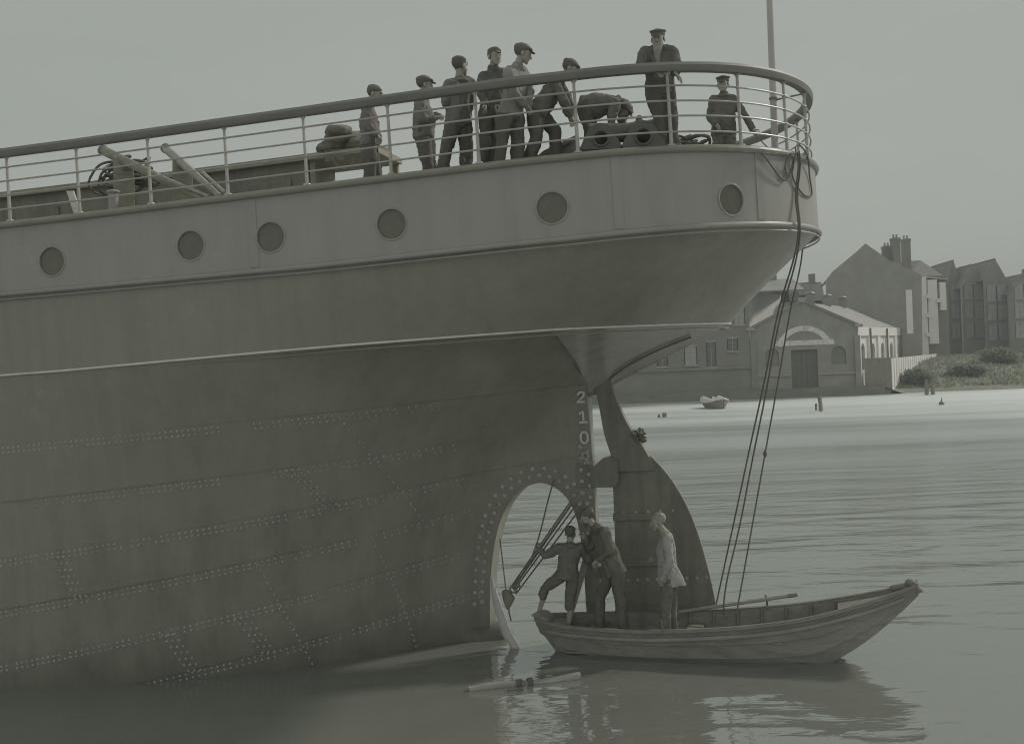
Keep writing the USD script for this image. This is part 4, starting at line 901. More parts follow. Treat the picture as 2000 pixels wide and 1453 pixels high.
# tackle in the propeller aperture
blk = at(990, 1166, 18.15); upb = at(1132, 972, 18.25); up2 = at(1112, 990, 18.3)
def tackle():
    t = Thing('rope_tackle', 'rope tackle with dark block rigged across the propeller opening', 'tackle', blk)
    t.part('lower_block', union([Manifold.batch_hull([tm_m for tm_m in (ell(blk + (0.02, 0, -0.02), (0.10, 0.05, 0.07)), ell(blk + (-0.02, 0, 0.08), (0.07, 0.045, 0.05)), ell(blk + (0.0, 0, -0.16), (0.035, 0.03, 0.04)))])]), M_IRON)
    t.part('shackle', tube([blk + (0.10 + 0.05 * math.cos(x), 0, 0.13 + 0.06 * math.sin(x)) for x in np.linspace(0, 2 * PI, 14, endpoint=False)], 0.016, 6, closed=True), M_IRON)
    u2 = at(1008, 1143, 18.15); t.part('upper_sheave', ell(u2, (0.06, 0.035, 0.05)), M_IRON)
    for (u0, v0, u1, v1) in ((994, 1150, 1114, 978), (1002, 1153, 1128, 980), (1006, 1160, 1136, 988), (1000, 1149, 1116, 983)):
        t.part('fall', tube([at(u0, v0, 18.15), at(u1, v1, 18.3)], 0.014 if v1 != 983 else 0.02, 6), M_ROPE)
    t.part('pendant', tube([blk + (0.02, 0, -0.15), at(993, 1195, 18.15), at(997, 1212, 18.15)], 0.014, 6), M_ROPE)
tackle()
rope('hauling line from the arch down through the boy’s left hand to the block'.replace('’', ''), [at(1081, 938, 18.4), at(1062, 1007, 18.25), at(1047, 1062, 18.06), at(1042, 1076, 18.06), at(1000, 1142, 18.1)], 0.013)
rope('thin guy rope down the forward edge of the propeller opening', [at(975, 1052, 18.55), at(981, 1100, 18.4), at(987, 1155, 18.15)], 0.012)

# ------------------------------------------------------------------ things on deck
def D(u, v, Y, lift=None):
    p = at(u, v, Y)
    if lift is not None:
        p[2] = deck_z(p[0], p[1]) + lift
    return p
fp = D(1513, 298, 18.05, 0)
t = Thing('flagpole', 'pale grey flagpole standing at the stern behind the rail', 'flagpole', fp)
t.part('pole', tube([fp - (0, 0, 0.2), fp + (0, 0, 2.0), fp + (-0.0, 0, 5.2)], [0.058, 0.053, 0.042], 14), M_POLE)
t.part('deck_collar', tm(Manifold.cylinder(0.1, 0.1, 0.085, 16)).apply_translation(fp), M_IRON)
for z in (0.33, 1.28):
    t.part('rail_clip', tm(Manifold.cylinder(0.035, 0.068, 0.068, 16)).apply_translation(fp + (0, 0, z)), M_IRON)
    t.part('bracket_rod', tube([fp + (0.06, 0, z), fp + (0.42, -0.45, z - 0.01)], 0.014, 6), M_IRON)

def deck_house():
    s0, s1, t0, t1, h = -13.0, -4.5, 0.5, -0.7, 1.22
    c = SW(-8, -1.4, 7.1)
    t = Thing('deck_house', 'low dark deck house with flat overhanging roof behind the left rail', 'deck house', c)
    def V(s, t_, h_):
        return SW(s, t_, float(wd(s)) - 0.06 + h_)
    def blockm(s0, s1, t0, t1, h0, h1, n=12):
        return loft([np.array([V(s, t0, h0), V(s, t1, h0), V(s, t1, h1), V(s, t0, h1)]) for s in np.linspace(s0, s1, n)])
    t.part('wall', blockm(s0, s1, t0, t1, -0.02, h - 0.06), M_IRON, smooth=False)
    t.part('roof', blockm(s0, -3.25, t0 + 0.12, t1 - 0.1, h - 0.06, h + 0.04), M_DARKWOOD, smooth=False)
    t.part('wall_moulding', blockm(s0, s1, t0 + 0.035, t0 + 0.002, 0.42, 0.48), M_IRON, smooth=False)
    for s in np.arange(-12.4, s1, 1.5):
        t.part('panel_batten', blockm(s, s + 0.07, t0 + 0.03, t0 + 0.003, 0.0, 0.9, 2), M_IRON, smooth=False)
    for s, tt in ((s1 + 0.02, t0), (-3.4, t1)):
        t.part('post', blockm(s, s + 0.09, tt - 0.09, tt, -0.02, h - 0.06, 2), M_DARKWOOD, smooth=False)
    t.part('brace', tube([V(s1 + 0.1, t0, 0.62), V(-3.75, t0, 0.72), V(-3.3, t0 - 0.4, 0.46)], 0.03, 6), M_DARKWOOD)
    t.part('brace', tube([V(s1 + 0.1, t0, 0.44), V(-3.3, t0, 0.3)], 0.035, 6), M_DARKWOOD)
    # dark heap on the roof end
    rg = np.random.default_rng(9); P = []
    for k in range(44):
        s = -3.85 + rg.normal(0, 0.22); P.append(ell(V(s, t0 - 0.35 + rg.normal(0, 0.2), h + 0.06 + 0.20 * max(0, 1 - abs(s + 3.8) / 0.6) * rg.random() * 1.6), np.array((0.2, 0.2, 0.10)) * (0.6 + 0.7 * rg.random()), 12))
    m = tm(union(P).refine_to_length(0.04)); trimesh.smoothing.filter_taubin(m, iterations=14)
    m.vertices += m.vertex_normals * (0.11 * (meshkit.fbm(np.array(m.vertices) * 9, 3) - 0.5))[:, None]
    c = V(-3.8, t0 - 0.3, h + 0.05)
    hp = Thing('tarpaulin_heap', 'dark crumpled tarpaulin heap on the roof end beside the leftmost man', 'tarpaulin', c)
    hp.part('folds', m, M_CANVAS)
    hp.part('hanging_flap', loft([V(-3.95, t0 + 0.14, h + 0.05) + np.array([(-0.18, 0, 0), (0.2, 0, 0), (0.2, 0.02, 0), (-0.18, 0.02, 0)]), V(-3.9, t0 + 0.15, h - 0.16) + np.array([(-0.22, 0, 0), (0.1, 0, 0.02), (0.1, 0.02, 0.02), (-0.22, 0.02, 0)])]), M_CANVAS)
    lb = V(-3.8, t0 + 0.14, h - 0.17); a = np.linspace(0, PI, 20)
    hp.part('rope_loop', tube([lb + (0.17 * math.cos(x), 0, 0.07 - 0.2 * math.sin(x)) for x in a], 0.03, 7), M_CANVAS)
deck_house()

def spar_on_crutch(a, b_, cr, rad, label, flat=False):
    t = Thing('resting_spar', label, 'spar', cr, group='spars resting on crutches')
    e1 = at(*a); e2 = at(*b_)
    t.part('timber', tube([e1, (e1 + e2) / 2, e2], [rad, rad * 0.9, rad * 0.55], 10), M_PALEWOOD if flat else M_DARKWOOD)
    t.part('end_cap', tube([e1 + (e1 - e2) * -0.01, e1 + (e1 - e2) * 0.01], rad * 1.12, 10), M_IRON)
    if cr is not None:
        p = np.array(cr); k = e1 + (e2 - e1) * np.clip((p[0] - e1[0]) / (e2[0] - e1[0]), 0, 1)
        t.part('crutch', union([Manifold.batch_hull([ball((p[0] - 0.12, p[1] - 0.08, p[2]), 0.02, 6), ball((p[0] + 0.12, p[1] + 0.08, p[2]), 0.02, 6), ball((k[0] - 0.1, p[1] - 0.05, k[2] + 0.03), 0.02, 6), ball((k[0] + 0.14, p[1] + 0.05, k[2] - 0.08), 0.02, 6)])]), M_DARKWOOD)
spar_on_crutch((200, 294, 17.6), (392, 388, 16.45), D(240, 380, 17.35, 0), 0.075, 'heavy dark spar on a crutch, leftmost of two sloping behind the left rail')
spar_on_crutch((322, 290, 17.5), (428, 384, 16.5), D(355, 380, 17.25, 0), 0.07, 'steeper sloping spar on a crutch, right of the heavy dark one', True)
for a, b_, label in (((305, 342, 16.7), (415, 388, 16.4), 'thin pale pole lying along the heavy sloping spar'), ((392, 335, 16.7), (442, 380, 16.4), 'thin pale pole propped beside the steeper sloping spar')):
    p0, p1 = at(*a), at(*b_); t = Thing('thin_pole', label, 'pole', p1, group='poles lying by the left rail'); t.part('shaft', tube([p0, p1], [0.03, 0.026], 8), M_PALEWOOD); t.part('ferrule', tube([p1 + (p0 - p1) * 0.03, p1 + (p0 - p1) * 0.08], 0.034, 8), M_IRON)
p0, p1 = at(135, 373, 16.55), at(152, 425, 16.45); t = Thing('white_plank', 'short white plank leaning behind the rail at far left', 'plank', p1)
t.part('board', loft([p + np.array([(-0.05, 0, 0), (0.05, 0, 0), (0.05, 0.04, 0), (-0.05, 0.04, 0)]) for p in (p0, p1)]), M_NUM, smooth=False); t.part('nail_head', ball(p0 + (0, -0.005, -0.08), 0.012, 6), M_IRON)
p = D(221, 400, 16.6, 0); t = Thing('deck_bollard', 'short iron bollard standing behind the left rail', 'bollard', p)
t.part('post', tm(Manifold.cylinder(0.42, 0.075, 0.07, 16)).apply_translation(p), M_BULWARK); t.part('cap', ell(p + (0, 0, 0.43), (0.1, 0.1, 0.035)), M_BULWARK); t.part('base', tm(Manifold.cylinder(0.04, 0.14, 0.12, 16)).apply_translation(p), M_BULWARK)
def heap(c, r, n, label, mat_, seed, name='rope_heap', cat='rope heap', piece='coil'):
    rg = np.random.default_rng(seed); t = Thing(name, label, cat, c, group='rope heaps on deck'); c = np.array(c, float)
    for k in range(n):
        o = c + (rg.normal(0, r[0] * 0.3), rg.normal(0, r[1] * 0.3), r[2] * (0.1 + 0.8 * k / n)); R_ = r[0] * (0.7 - 0.35 * k / n) * (0.6 + 0.6 * rg.random()); tl = rg.normal(0, 0.55, 2)
        P = [o + (R_ * math.cos(x) * (1 + 0.1 * math.sin(3 * x + k)), R_ * 0.8 * math.sin(x), R_ * (tl[0] * math.cos(x) + tl[1] * math.sin(x)) * 0.6) for x in np.linspace(0, 2 * PI, 28, endpoint=False)]
        t.part(piece, tube(P, 0.02, 6, closed=True), mat_)
    return t
heap(D(245, 372, 17.75, 0.75), (0.42, 0.35, 0.34), 34, 'tangled dark rope heap on the deck house roof by the heavy spar', M_ROPE, 4)
heap(D(1334, 296, 15.55, 0.0), (0.36, 0.25, 0.34), 30, 'heap of dark rope on deck right of the bearded mans feet', M_ROPE, 5)
heap(D(1072, 305, 15.6, 0.0), (0.3, 0.25, 0.14), 16, 'low rope coil on deck at the feet of the leaning man', M_ROPE, 6)

def winch():
    c = D(1215, 290, 15.6, 0)
    t = Thing('mooring_winch', 'dark iron mooring winch with humped side frames behind the rail', 'winch', c)
    t.part('bed_plate', rbox(c + (0.02, 0, 0.12), (1.5, 0.7, 0.26), 0.03), M_DARKIRON)
    def cheek(u, r):
        p = at(u, 270, 15.25); z0 = c[2] + 0.2; P = [(-r * 1.5, 0), (r * 1.5, 0), (r * 1.25, r * 0.5)] + [(r * math.cos(x), r * 0.75 + r * math.sin(x)) for x in np.linspace(0.1, PI - 0.1, 12)] + [(-r * 1.25, r * 0.5)]
        m = prism(P, 0.08) - Manifold.cylinder(0.4, r * 0.5, r * 0.5, 20, True).translate([0, r * 0.72, 0])
        k = t.part('cheek_plate', placed(m, X3, Z3, -Y3, (p[0], 15.3, z0)), M_DARKIRON, smooth=25)
        t.part('bearing_ring', tube([(p[0] + r * 0.53 * math.cos(x), 15.21, z0 + r * 0.72 + r * 0.53 * math.sin(x)) for x in np.linspace(0, 2 * PI, 24, endpoint=False)], 0.018, 6, closed=True), M_DARKIRON, k)
    cheek(1172, 0.2); cheek(1255, 0.21)
    pa, pb = at(1172, 262, 15.5), at(1258, 258, 15.5)
    t.part('drum', tube([pa - (0.1, 0, 0.04), pa, (pa + pb) / 2, pb, pb + (0.12, 0, -0.02)], [0.2, 0.15, 0.13, 0.15, 0.2], 20), M_DARKIRON)
    p = at(1249, 265, 15.75)
    t.part('bitt', tm(Manifold.cylinder(0.55, 0.12, 0.09, 18)).apply_translation((p[0], p[1], c[2])), M_DARKIRON)
    t.part('bitt_head', union([ell((p[0], p[1], c[2] + 0.62), (0.11, 0.11, 0.06)), bone((p[0], p[1], c[2] + 0.55), (p[0], p[1], c[2] + 0.7), 0.08, 0.05)]), M_DARKIRON)
    q_ = at(1290, 292, 15.4)
    t.part('gear_wheel', placed(tm(Manifold.cylinder(0.07, 0.26, 0.26, 28, True)), X3, Z3, -Y3, (q_[0] - 0.12, 15.75, c[2] + 0.32)), M_DARKIRON)
winch()
c = D(1052, 296, 15.9, 0); t = Thing('deck_chock', 'sloping dark wooden chock on deck between the leaning man and the winch', 'chock', c)
t.part('wedge', trimesh.convex.convex_hull(np.array([at(1040, 312, 15.75), at(1130, 312, 15.75), at(1128, 262, 15.75), at(1060, 295, 15.75), at(1040, 312, 16.05), at(1130, 312, 16.05), at(1128, 262, 16.05), at(1060, 295, 16.05)])), M_DARKWOOD, smooth=False)
t.part('cleat', bone(at(1085, 290, 15.7), at(1110, 278, 15.7), 0.03, 0.03), M_IRON)

# ------------------------------------------------------------------ people
M_SKIN = mat('weathered_skin', (0.38, 0.36, 0.30), 0.55, 0.15, 8.0)
M_HAIR = mat('dark_hair', G(0.13, 0.78), 0.6, 0.4, 30.0, 0.003, 90.0)
M_GREYHAIR = mat('grey_white_hair', G(0.34, 0.93), 0.65, 0.3, 30.0, 0.003, 90.0)
M_SHOE = mat('dark_leather_boots', G(0.14, 0.76), 0.5, 0.3, 10.0)
CLOTH = {k: mat('cloth_' + k, G(v, b), 0.92, 0.22, 5.0, 0.003, 260.0, spec=0.15) for k, v, b in (('dark', 0.20, 0.88), ('navy', 0.17, 0.88), ('mid', 0.22, 0.92), ('grey', 0.33, 0.94), ('pale', 0.42, 0.96), ('trouser', 0.16, 0.84), ('brown', 0.19, 0.82))}
def unit(v):
    v = np.asarray(v, float); return v / max(np.linalg.norm(v), 1e-9)
def xf(m, X, Y, Z, O, s=1.0):
    M = np.c_[np.array(X) * s, np.array(Y) * s, np.array(Z) * s, np.array(O)]
    return m.transform(M)
def head_shape():
    """Head with face, ears: x right, y forward, z up, centre between the ears, metres."""
    sk = Manifold.batch_hull([ell((0, -0.022, 0.045), (0.074, 0.092, 0.085)), ell((0, 0.03, 0.03), (0.062, 0.06, 0.075))])
    jaw = Manifold.batch_hull([ell((0.042, 0.03, -0.035), (0.026, 0.035, 0.04)), ell((-0.042, 0.03, -0.035), (0.026, 0.035, 0.04)), ell((0, 0.068, -0.085), (0.027, 0.022, 0.022)), ell((0, 0.05, 0.0), (0.055, 0.035, 0.04))])
    nose = Manifold.batch_hull([ball((0, 0.088, 0.022), 0.009, 8), ball((0, 0.114, -0.022), 0.011, 8), ball((0.011, 0.094, -0.026), 0.009, 8), ball((-0.011, 0.094, -0.026), 0.009, 8)])
    brow = Manifold.batch_hull([ball((0.04, 0.076, 0.032), 0.013, 8), ball((-0.04, 0.076, 0.032), 0.013, 8), ball((0, 0.086, 0.03), 0.012, 8)])
    ears = [ell((sx * 0.077, -0.008, -0.002), (0.011, 0.022, 0.033), 14) for sx in (-1, 1)]
    lips = Manifold.batch_hull([ell((0, 0.089, -0.053), (0.02, 0.009, 0.006), 12), ell((0, 0.088, -0.046), (0.018, 0.009, 0.005), 12)])
    eyes = [ell((sx * 0.031, 0.079, 0.008), (0.013, 0.011, 0.009), 12) for sx in (-1, 1)]
    h = union([sk, jaw, nose, brow, lips] + ears)
    for sx in (-1, 1):
        h = h - ell((sx * 0.031, 0.094, 0.008), (0.016, 0.014, 0.01), 12)
    return union([h] + eyes)
HEAD = head_shape()
def cap_shape(kind):
    if kind == 'flat':
        top = Manifold.batch_hull([ell((0, -0.025, 0.088), (0.090, 0.102, 0.034)), ell((0, 0.055, 0.078), (0.074, 0.05, 0.022)), ell((0, -0.03, 0.062), (0.083, 0.1, 0.016))])
        visor = Manifold.batch_hull([ell((0, 0.075, 0.058), (0.066, 0.02, 0.007)), ell((0, 0.128, 0.047), (0.038, 0.014, 0.006))])
        return top, visor
    if kind == 'peaked':
        top = Manifold.batch_hull([ell((0, -0.01, 0.100), (0.104, 0.122, 0.015)), ell((0, -0.015, 0.075), (0.084, 0.102, 0.012))])
        band = Manifold.batch_hull([ell((0, -0.015, 0.07), (0.085, 0.104, 0.01)), ell((0, -0.015, 0.05), (0.083, 0.102, 0.01))])
        visor = Manifold.batch_hull([ell((0, 0.075, 0.05), (0.062, 0.02, 0.006)), ell((0, 0.132, 0.028), (0.036, 0.012, 0.006))])
        return union([top, band]), visor
    top = Manifold.batch_hull([ell((0, -0.02, 0.085), (0.083, 0.1, 0.045)), ell((0, -0.02, 0.06), (0.082, 0.1, 0.014))])      # close skull cap with a short peak
    return top, Manifold.batch_hull([ell((0, 0.075, 0.055), (0.05, 0.016, 0.006)), ell((0, 0.1, 0.05), (0.03, 0.01, 0.006))])
def hair_shape(back=1.0):
    h = Manifold.batch_hull([ell((0, -0.03, 0.05), (0.081, 0.093, 0.088)), ell((0, 0.0, 0.07), (0.076, 0.08, 0.066))]) - Manifold.cube([0.3, 0.3, 0.3], True).translate([0, 0.2, -0.075]) - Manifold.cube([0.3, 0.1, 0.2], True).translate([0, 0.105, -0.05])
    return h - Manifold.cube([0.3, 0.3, 0.2], True).translate([0, -0.02, -0.145])
def beard_shape(kind):
    if kind == 'long':
        return union([Manifold.batch_hull([ell((0, 0.07, -0.06), (0.05, 0.03, 0.03)), ell((0.045, 0.03, -0.03), (0.02, 0.025, 0.035)), ell((-0.045, 0.03, -0.03), (0.02, 0.025, 0.035)), ell((0, 0.075, -0.14), (0.05, 0.03, 0.05))]), Manifold.batch_hull([ell((0, 0.075, -0.14), (0.05, 0.03, 0.05)), ell((0.006, 0.07, -0.27), (0.026, 0.016, 0.04))])])
    if kind == 'full':
        return Manifold.batch_hull([ell((0, 0.075, -0.075), (0.042, 0.024, 0.03)), ell((0.045, 0.035, -0.04), (0.019, 0.024, 0.03)), ell((-0.045, 0.035, -0.04), (0.019, 0.024, 0.03)), ell((0, 0.07, -0.115), (0.03, 0.02, 0.024))])
    return Manifold.batch_hull([ell((0.014, 0.099, -0.04), (0.014, 0.009, 0.007), 12), ell((-0.014, 0.099, -0.04), (0.014, 0.009, 0.007), 12), ell((0.03, 0.085, -0.05), (0.008, 0.007, 0.006), 12), ell((-0.03, 0.085, -0.05), (0.008, 0.007, 0.006), 12)])
def hand_shape(w, d, n, curl, s=1.0, thumb=1):
    """Hand from the wrist w along d, palm facing n: a palm, four fingers bent by curl, a thumb."""
    d, n = unit(d), np.asarray(n, float); n = unit(n - d * (n @ d)); l = np.cross(d, n) * thumb
    P = lambda a, b, c: w + s * (d * a + l * b + n * c)
    parts = [Manifold.batch_hull([ball(P(0.0, -0.018, 0), 0.021 * s, 10), ball(P(0.0, 0.018, 0), 0.021 * s, 10), ball(P(0.085, -0.032, 0), 0.013 * s, 10), ball(P(0.09, 0.03, 0), 0.013 * s, 10), ball(P(0.05, 0, 0.008), 0.02 * s, 10)])]
    for b, ln in ((-0.032, 0.062), (-0.011, 0.076), (0.011, 0.082), (0.031, 0.072)):
        c1, c2 = curl * 0.8, curl * 1.7
        a0 = np.array((0.088, b, 0.0)); a1 = a0 + np.array((math.cos(c1), 0.08 * b / 0.03, math.sin(c1))) * ln * 0.52; a2 = a1 + np.array((math.cos(c2), 0, math.sin(c2))) * ln * 0.48
        parts += [bone(P(*a0), P(*a1), 0.0105 * s, 0.0095 * s, 8), bone(P(*a1), P(*a2), 0.0095 * s, 0.0075 * s, 8)]
    t0, t1, t2 = (0.028, 0.026, 0.006), (0.062, 0.05, 0.022 + 0.02 * curl), (0.088, 0.052 - 0.012 * curl, 0.03 + 0.02 * curl)
    parts += [bone(P(*t0), P(*t1), 0.014 * s, 0.011 * s, 8), bone(P(*t1), P(*t2), 0.011 * s, 0.0085 * s, 8)]
    return union(parts)
def smoothed(m, edge, it=8, fold=0.0, seed=0, freq=9.0):
    m = tm(m.refine_to_length(edge)); m.merge_vertices()
    trimesh.smoothing.filter_taubin(m, lamb=0.5, nu=0.52, iterations=it)
    if fold:
        v = np.array(m.vertices); n = meshkit.fbm(v * np.array((freq, freq, freq * 0.55)) + seed, 3, seed) - 0.5; f2 = np.abs(meshkit.noise(v * np.array((14, 14, 22)) + seed * 3, seed + 5) - 0.5)
        m.vertices = v + m.vertex_normals * (fold * (2.0 * n - 0.9 * f2))[:, None]
    return m
def person(label, Y0, J, face, foot, ground, jacket='dark', trousers='trouser', cap='flat', capc='dark', hair='dark', beard=None, scale=1.0, curl=(0.7, 0.7), rolled=False, hem=0.16, flare=0.0, shoes=True, belly=0.0, palm=None, group=None, handdir=(None, None), vest=None):
    """J: joints measured in the photograph as (u, v, depth offset); a = nearer or left arm/leg, b = the other."""
    s = scale; p = {}
    for k, v in J.items():
        p[k] = at(v[0], v[1], Y0 + v[2])
    for k in ('ana', 'anb'):
        g = ground(p[k][0], p[k][1]) if callable(ground) else ground
        if len(J[k]) == 3:
            p[k][2] = g + 0.085
    for h, k, a in (('hipa', 'kna', 'ana'), ('hipb', 'knb', 'anb')):
        if k not in p:
            p[k] = (p[h] + p[a]) / 2 + np.array((*unit(foot)[:2], 0)) * 0.05
    base = (p['ana'] + p['anb']) / 2; base[2] -= 0.085; group = GW if callable(ground) else 'men at work in the boat under the stern'
    t = Thing('person', label, 'person', base, group=group)
    f = unit(face); hc, nk = p['head'], p['neck']
    up = unit(unit(hc - nk) * 0.55 + Z3 * 0.75); up = unit(up - f * (up @ f)); rt = np.cross(f, up)
    H = lambda m: xf(m, rt, f, up, hc, s * 1.12)
    sm, hm = (p['sha'] + p['shb']) / 2, (p['hipa'] + p['hipb']) / 2
    lat = unit(p['shb'] - p['sha']); sp = unit(sm - hm); dep = unit(np.cross(lat, sp)); lat = np.cross(sp, dep)
    hlat = unit(unit(p['hipb'] - p['hipa']) + lat * 0.6); hdep = unit(np.cross(hlat, sp)); hlat = np.cross(sp, hdep)
    fw = np.array((*unit(foot)[:2], 0)); fw = unit(fw); dep = dep if dep @ (fw + f * 0.3) > 0 else -dep; hdep = hdep if hdep @ fw > 0 else -hdep
    sw = np.clip(np.linalg.norm(p['shb'] - p['sha']) / 2, 0.15, 0.21) + 0.03
    def disc(c, a, b, la=lat, de=dep, th=0.03):
        return xf(Manifold.sphere(1.0, 24), la * a, de * b, sp * th, c)
    # body: one continuous skin surface
    arms, legs = [], []
    for k in 'ab':
        arms += [bone(p['sh' + k], p['el' + k], 0.05 * s, 0.04 * s), bone(p['el' + k], p['wr' + k], 0.04 * s, 0.027 * s)]
        legs += [bone(p['hip' + k], p['kn' + k], 0.075 * s, 0.052 * s), bone(p['kn' + k], p['kn' + k] * 0.6 + p['an' + k] * 0.4 - fw * 0.02, 0.05 * s, 0.052 * s), bone(p['kn' + k] * 0.6 + p['an' + k] * 0.4 - fw * 0.02, p['an' + k], 0.052 * s, 0.034 * s)]
        an = p['an' + k]
        legs.append(Manifold.batch_hull([ball(an - fw * 0.035 - Z3 * 0.045, 0.034 * s, 10), ball(an + fw * 0.11 - Z3 * 0.055, 0.033 * s, 10), ball(an + fw * 0.155 - Z3 * 0.065, 0.02 * s, 10), ball(an, 0.034 * s, 10)]))
    hands = []
    for i, k in enumerate('ab'):
        d = handdir[i] if handdir[i] is not None else unit(p['wr' + k] - p['el' + k])
        hands.append(hand_shape(p['wr' + k], d, palm[i] if palm else np.array((0.3 if i else -0.3, -0.5, -0.8)), curl[i], s, 1 if i else -1))
    torso = [Manifold.batch_hull([disc(sm, sw - 0.06, 0.06), disc(sm - sp * 0.2, 0.14, 0.09)]), Manifold.batch_hull([disc(sm - sp * 0.2, 0.15, 0.1), disc(hm, 0.14, 0.1, hlat, hdep)]),
             Manifold.batch_hull([ball(sm + (nk - sm) * 0.5, 0.06 * s), ball(nk, 0.055 * s), ball(hc - up * 0.06 * s - f * 0.015, 0.052 * s)])]
    body = smoothed(union(torso + arms + legs), 0.03, 6)
    fine = tm(union([Manifold.batch_hull([ball(nk, 0.054 * s), ball(hc - up * 0.05 * s - f * 0.015, 0.052 * s)]), H(HEAD.refine_to_length(0.014))] + [h.refine_to_length(0.01) for h in hands]))
    trimesh.smoothing.filter_taubin(fine, lamb=0.4, nu=0.42, iterations=3)
    try:
        A, B = (Manifold(m3.Mesh(np.asarray(x.vertices, np.float32), np.asarray(x.faces, np.uint32))) for x in (body, fine)); whole = A + B
        body = tm(whole) if whole.status() == m3.Error.NoError and whole.num_tri() > 100 else tm([body, fine])
    except Exception:
        body = tm([body, fine])
    t.part('body', body, M_SKIN, smooth=50)
    # coat: torso and sleeves
    sl = []
    for k in 'ab':
        wr = p['wr' + k] + (p['el' + k] - p['wr' + k]) * 0.10
        sl += [bone(p['sh' + k] - sp * 0.01, p['el' + k], 0.092 * s, 0.075 * s), bone(p['el' + k], wr, 0.074 * s, 0.058 * s)]
    sh = Manifold.batch_hull([ball(p['sha'] - lat * -0.01, 0.072 * s), ball(p['shb'] - lat * 0.01, 0.072 * s), disc(sm + sp * 0.03 - dep * 0.01, 0.11, 0.105)])
    ch = Manifold.batch_hull([ball(p['sha'], 0.08 * s), ball(p['shb'], 0.08 * s), disc(sm - sp * 0.17 + dep * 0.01, 0.2 * s, 0.148 * s)])
    col = Manifold.batch_hull([disc(sm + sp * 0.05, 0.1, 0.1), disc(nk + sp * 0.005, 0.068 * s, 0.07 * s)])
    wa = Manifold.batch_hull([disc(sm - sp * 0.17 + dep * 0.01, 0.2 * s, 0.148 * s), disc(sm * 0.35 + hm * 0.65 + dep * 0.015, 0.19 * s, (0.148 + belly) * s)])
    he = Manifold.batch_hull([disc(sm * 0.35 + hm * 0.65 + dep * 0.015, 0.19 * s, (0.148 + belly) * s), disc(hm - sp * (hem - 0.14) - hdep * flare * 0.5, 0.205 * s, (0.155 + flare * 0.6) * s, hlat, hdep, 0.02)])
    coat = smoothed(union([sh, ch, col, wa, he] + sl), 0.024, 4, 0.036, int(Y0 * 37) % 50 + int(J['head'][0]) % 17)
    t.part('jacket', coat, CLOTH[jacket], smooth=45)
    lg = [Manifold.batch_hull([disc(hm + sp * 0.08, 0.165 * s, 0.13 * s, hlat, hdep), disc(hm - sp * 0.06, 0.185 * s, 0.14 * s, hlat, hdep)])]
    for k in 'ab':
        hp = p['hip' + k] * 0.85 + hm * 0.15; kn, an = p['kn' + k], p['an' + k]
        end = kn + (an - kn) * (0.24 if rolled else 0.97)
        lg += [bone(hp - sp * 0.02, kn, 0.125 * s, 0.095 * s), bone(kn, end, 0.095 * s, (0.088 if rolled else 0.086) * s)]
        if rolled:
            lg.append(bone(end, end + (an - kn) * 0.04, 0.096 * s, 0.094 * s))
    t.part('trousers', smoothed(union(lg), 0.024, 4, 0.034, int(J['head'][0]) % 23), CLOTH[trousers], smooth=45)
    if cap:
        top, vis = cap_shape(cap)
        c = t.part('cap', smoothed(H(top), 0.014, 3), CLOTH[capc], smooth=50); t.part('peak', H(vis), CLOTH['navy'] if capc != 'pale' else CLOTH['grey'], c)
    hm_ = M_GREYHAIR if hair == 'grey' else M_HAIR
    t.part('hair', smoothed(H(hair_shape()), 0.014, 3, 0.004, 3, 60), hm_, smooth=50)
    if beard:
        t.part('moustache' if beard == 'moustache' else 'beard', smoothed(H(beard_shape(beard)), 0.012, 2, 0.006, 2, 50), hm_, smooth=50)
    if shoes:
        for k in 'ab':
            an = p['an' + k]
            t.part('boot', smoothed(union([Manifold.batch_hull([ball(an - fw * 0.04 - Z3 * 0.045, 0.042, 10), ball(an + fw * 0.115 - Z3 * 0.05, 0.04, 10), ball(an + fw * 0.175 - Z3 * 0.062, 0.025, 10), ball(an, 0.046, 10)]), bone(an, an + Z3 * 0.1, 0.046, 0.05)]), 0.025, 2), M_SHOE, smooth=40)
    return t
GD = deck_z
GW = 'men working along the stern rail'
# arms and legs: a first (nearer the camera or left in the picture), b second
person('person in dark cap, leftmost on deck, standing head bowed beside the tarpaulin heap', 16.9, {'head': (730, 186, 0), 'neck': (722, 204, 0), 'sha': (717, 214, -0.17), 'shb': (719, 212, 0.17), 'ela': (716, 247, -0.2), 'wra': (733, 264, -0.16), 'elb': (726, 246, 0.17), 'wrb': (738, 262, 0.1), 'hipa': (719, 283, -0.09), 'hipb': (722, 282, 0.09), 'kna': (722, 334, -0.1), 'knb': (733, 332, 0.1), 'ana': (717, 392, -0.1), 'anb': (733, 390, 0.1)}, (1, -0.1, -0.4), (1, 0, 0), GD, 'mid', cap='skull')
person('person in dark flat cap and jacket, second from left on deck, forearm held forward', 16.6, {'head': (829, 168, 0), 'neck': (824, 187, 0), 'sha': (819, 200, -0.18), 'shb': (826, 198, 0.18), 'ela': (822, 235, -0.22), 'wra': (846, 231, -0.12), 'elb': (836, 232, 0.2), 'wrb': (852, 227, 0.1), 'hipa': (824, 268, -0.09), 'hipb': (830, 267, 0.09), 'kna': (834, 322, -0.1), 'knb': (840, 320, 0.1), 'ana': (836, 376, -0.1), 'anb': (842, 374, 0.1)}, (1, 0.15, -0.12), (1, 0.1, 0), GD, 'mid', cap='flat', belly=0.02)
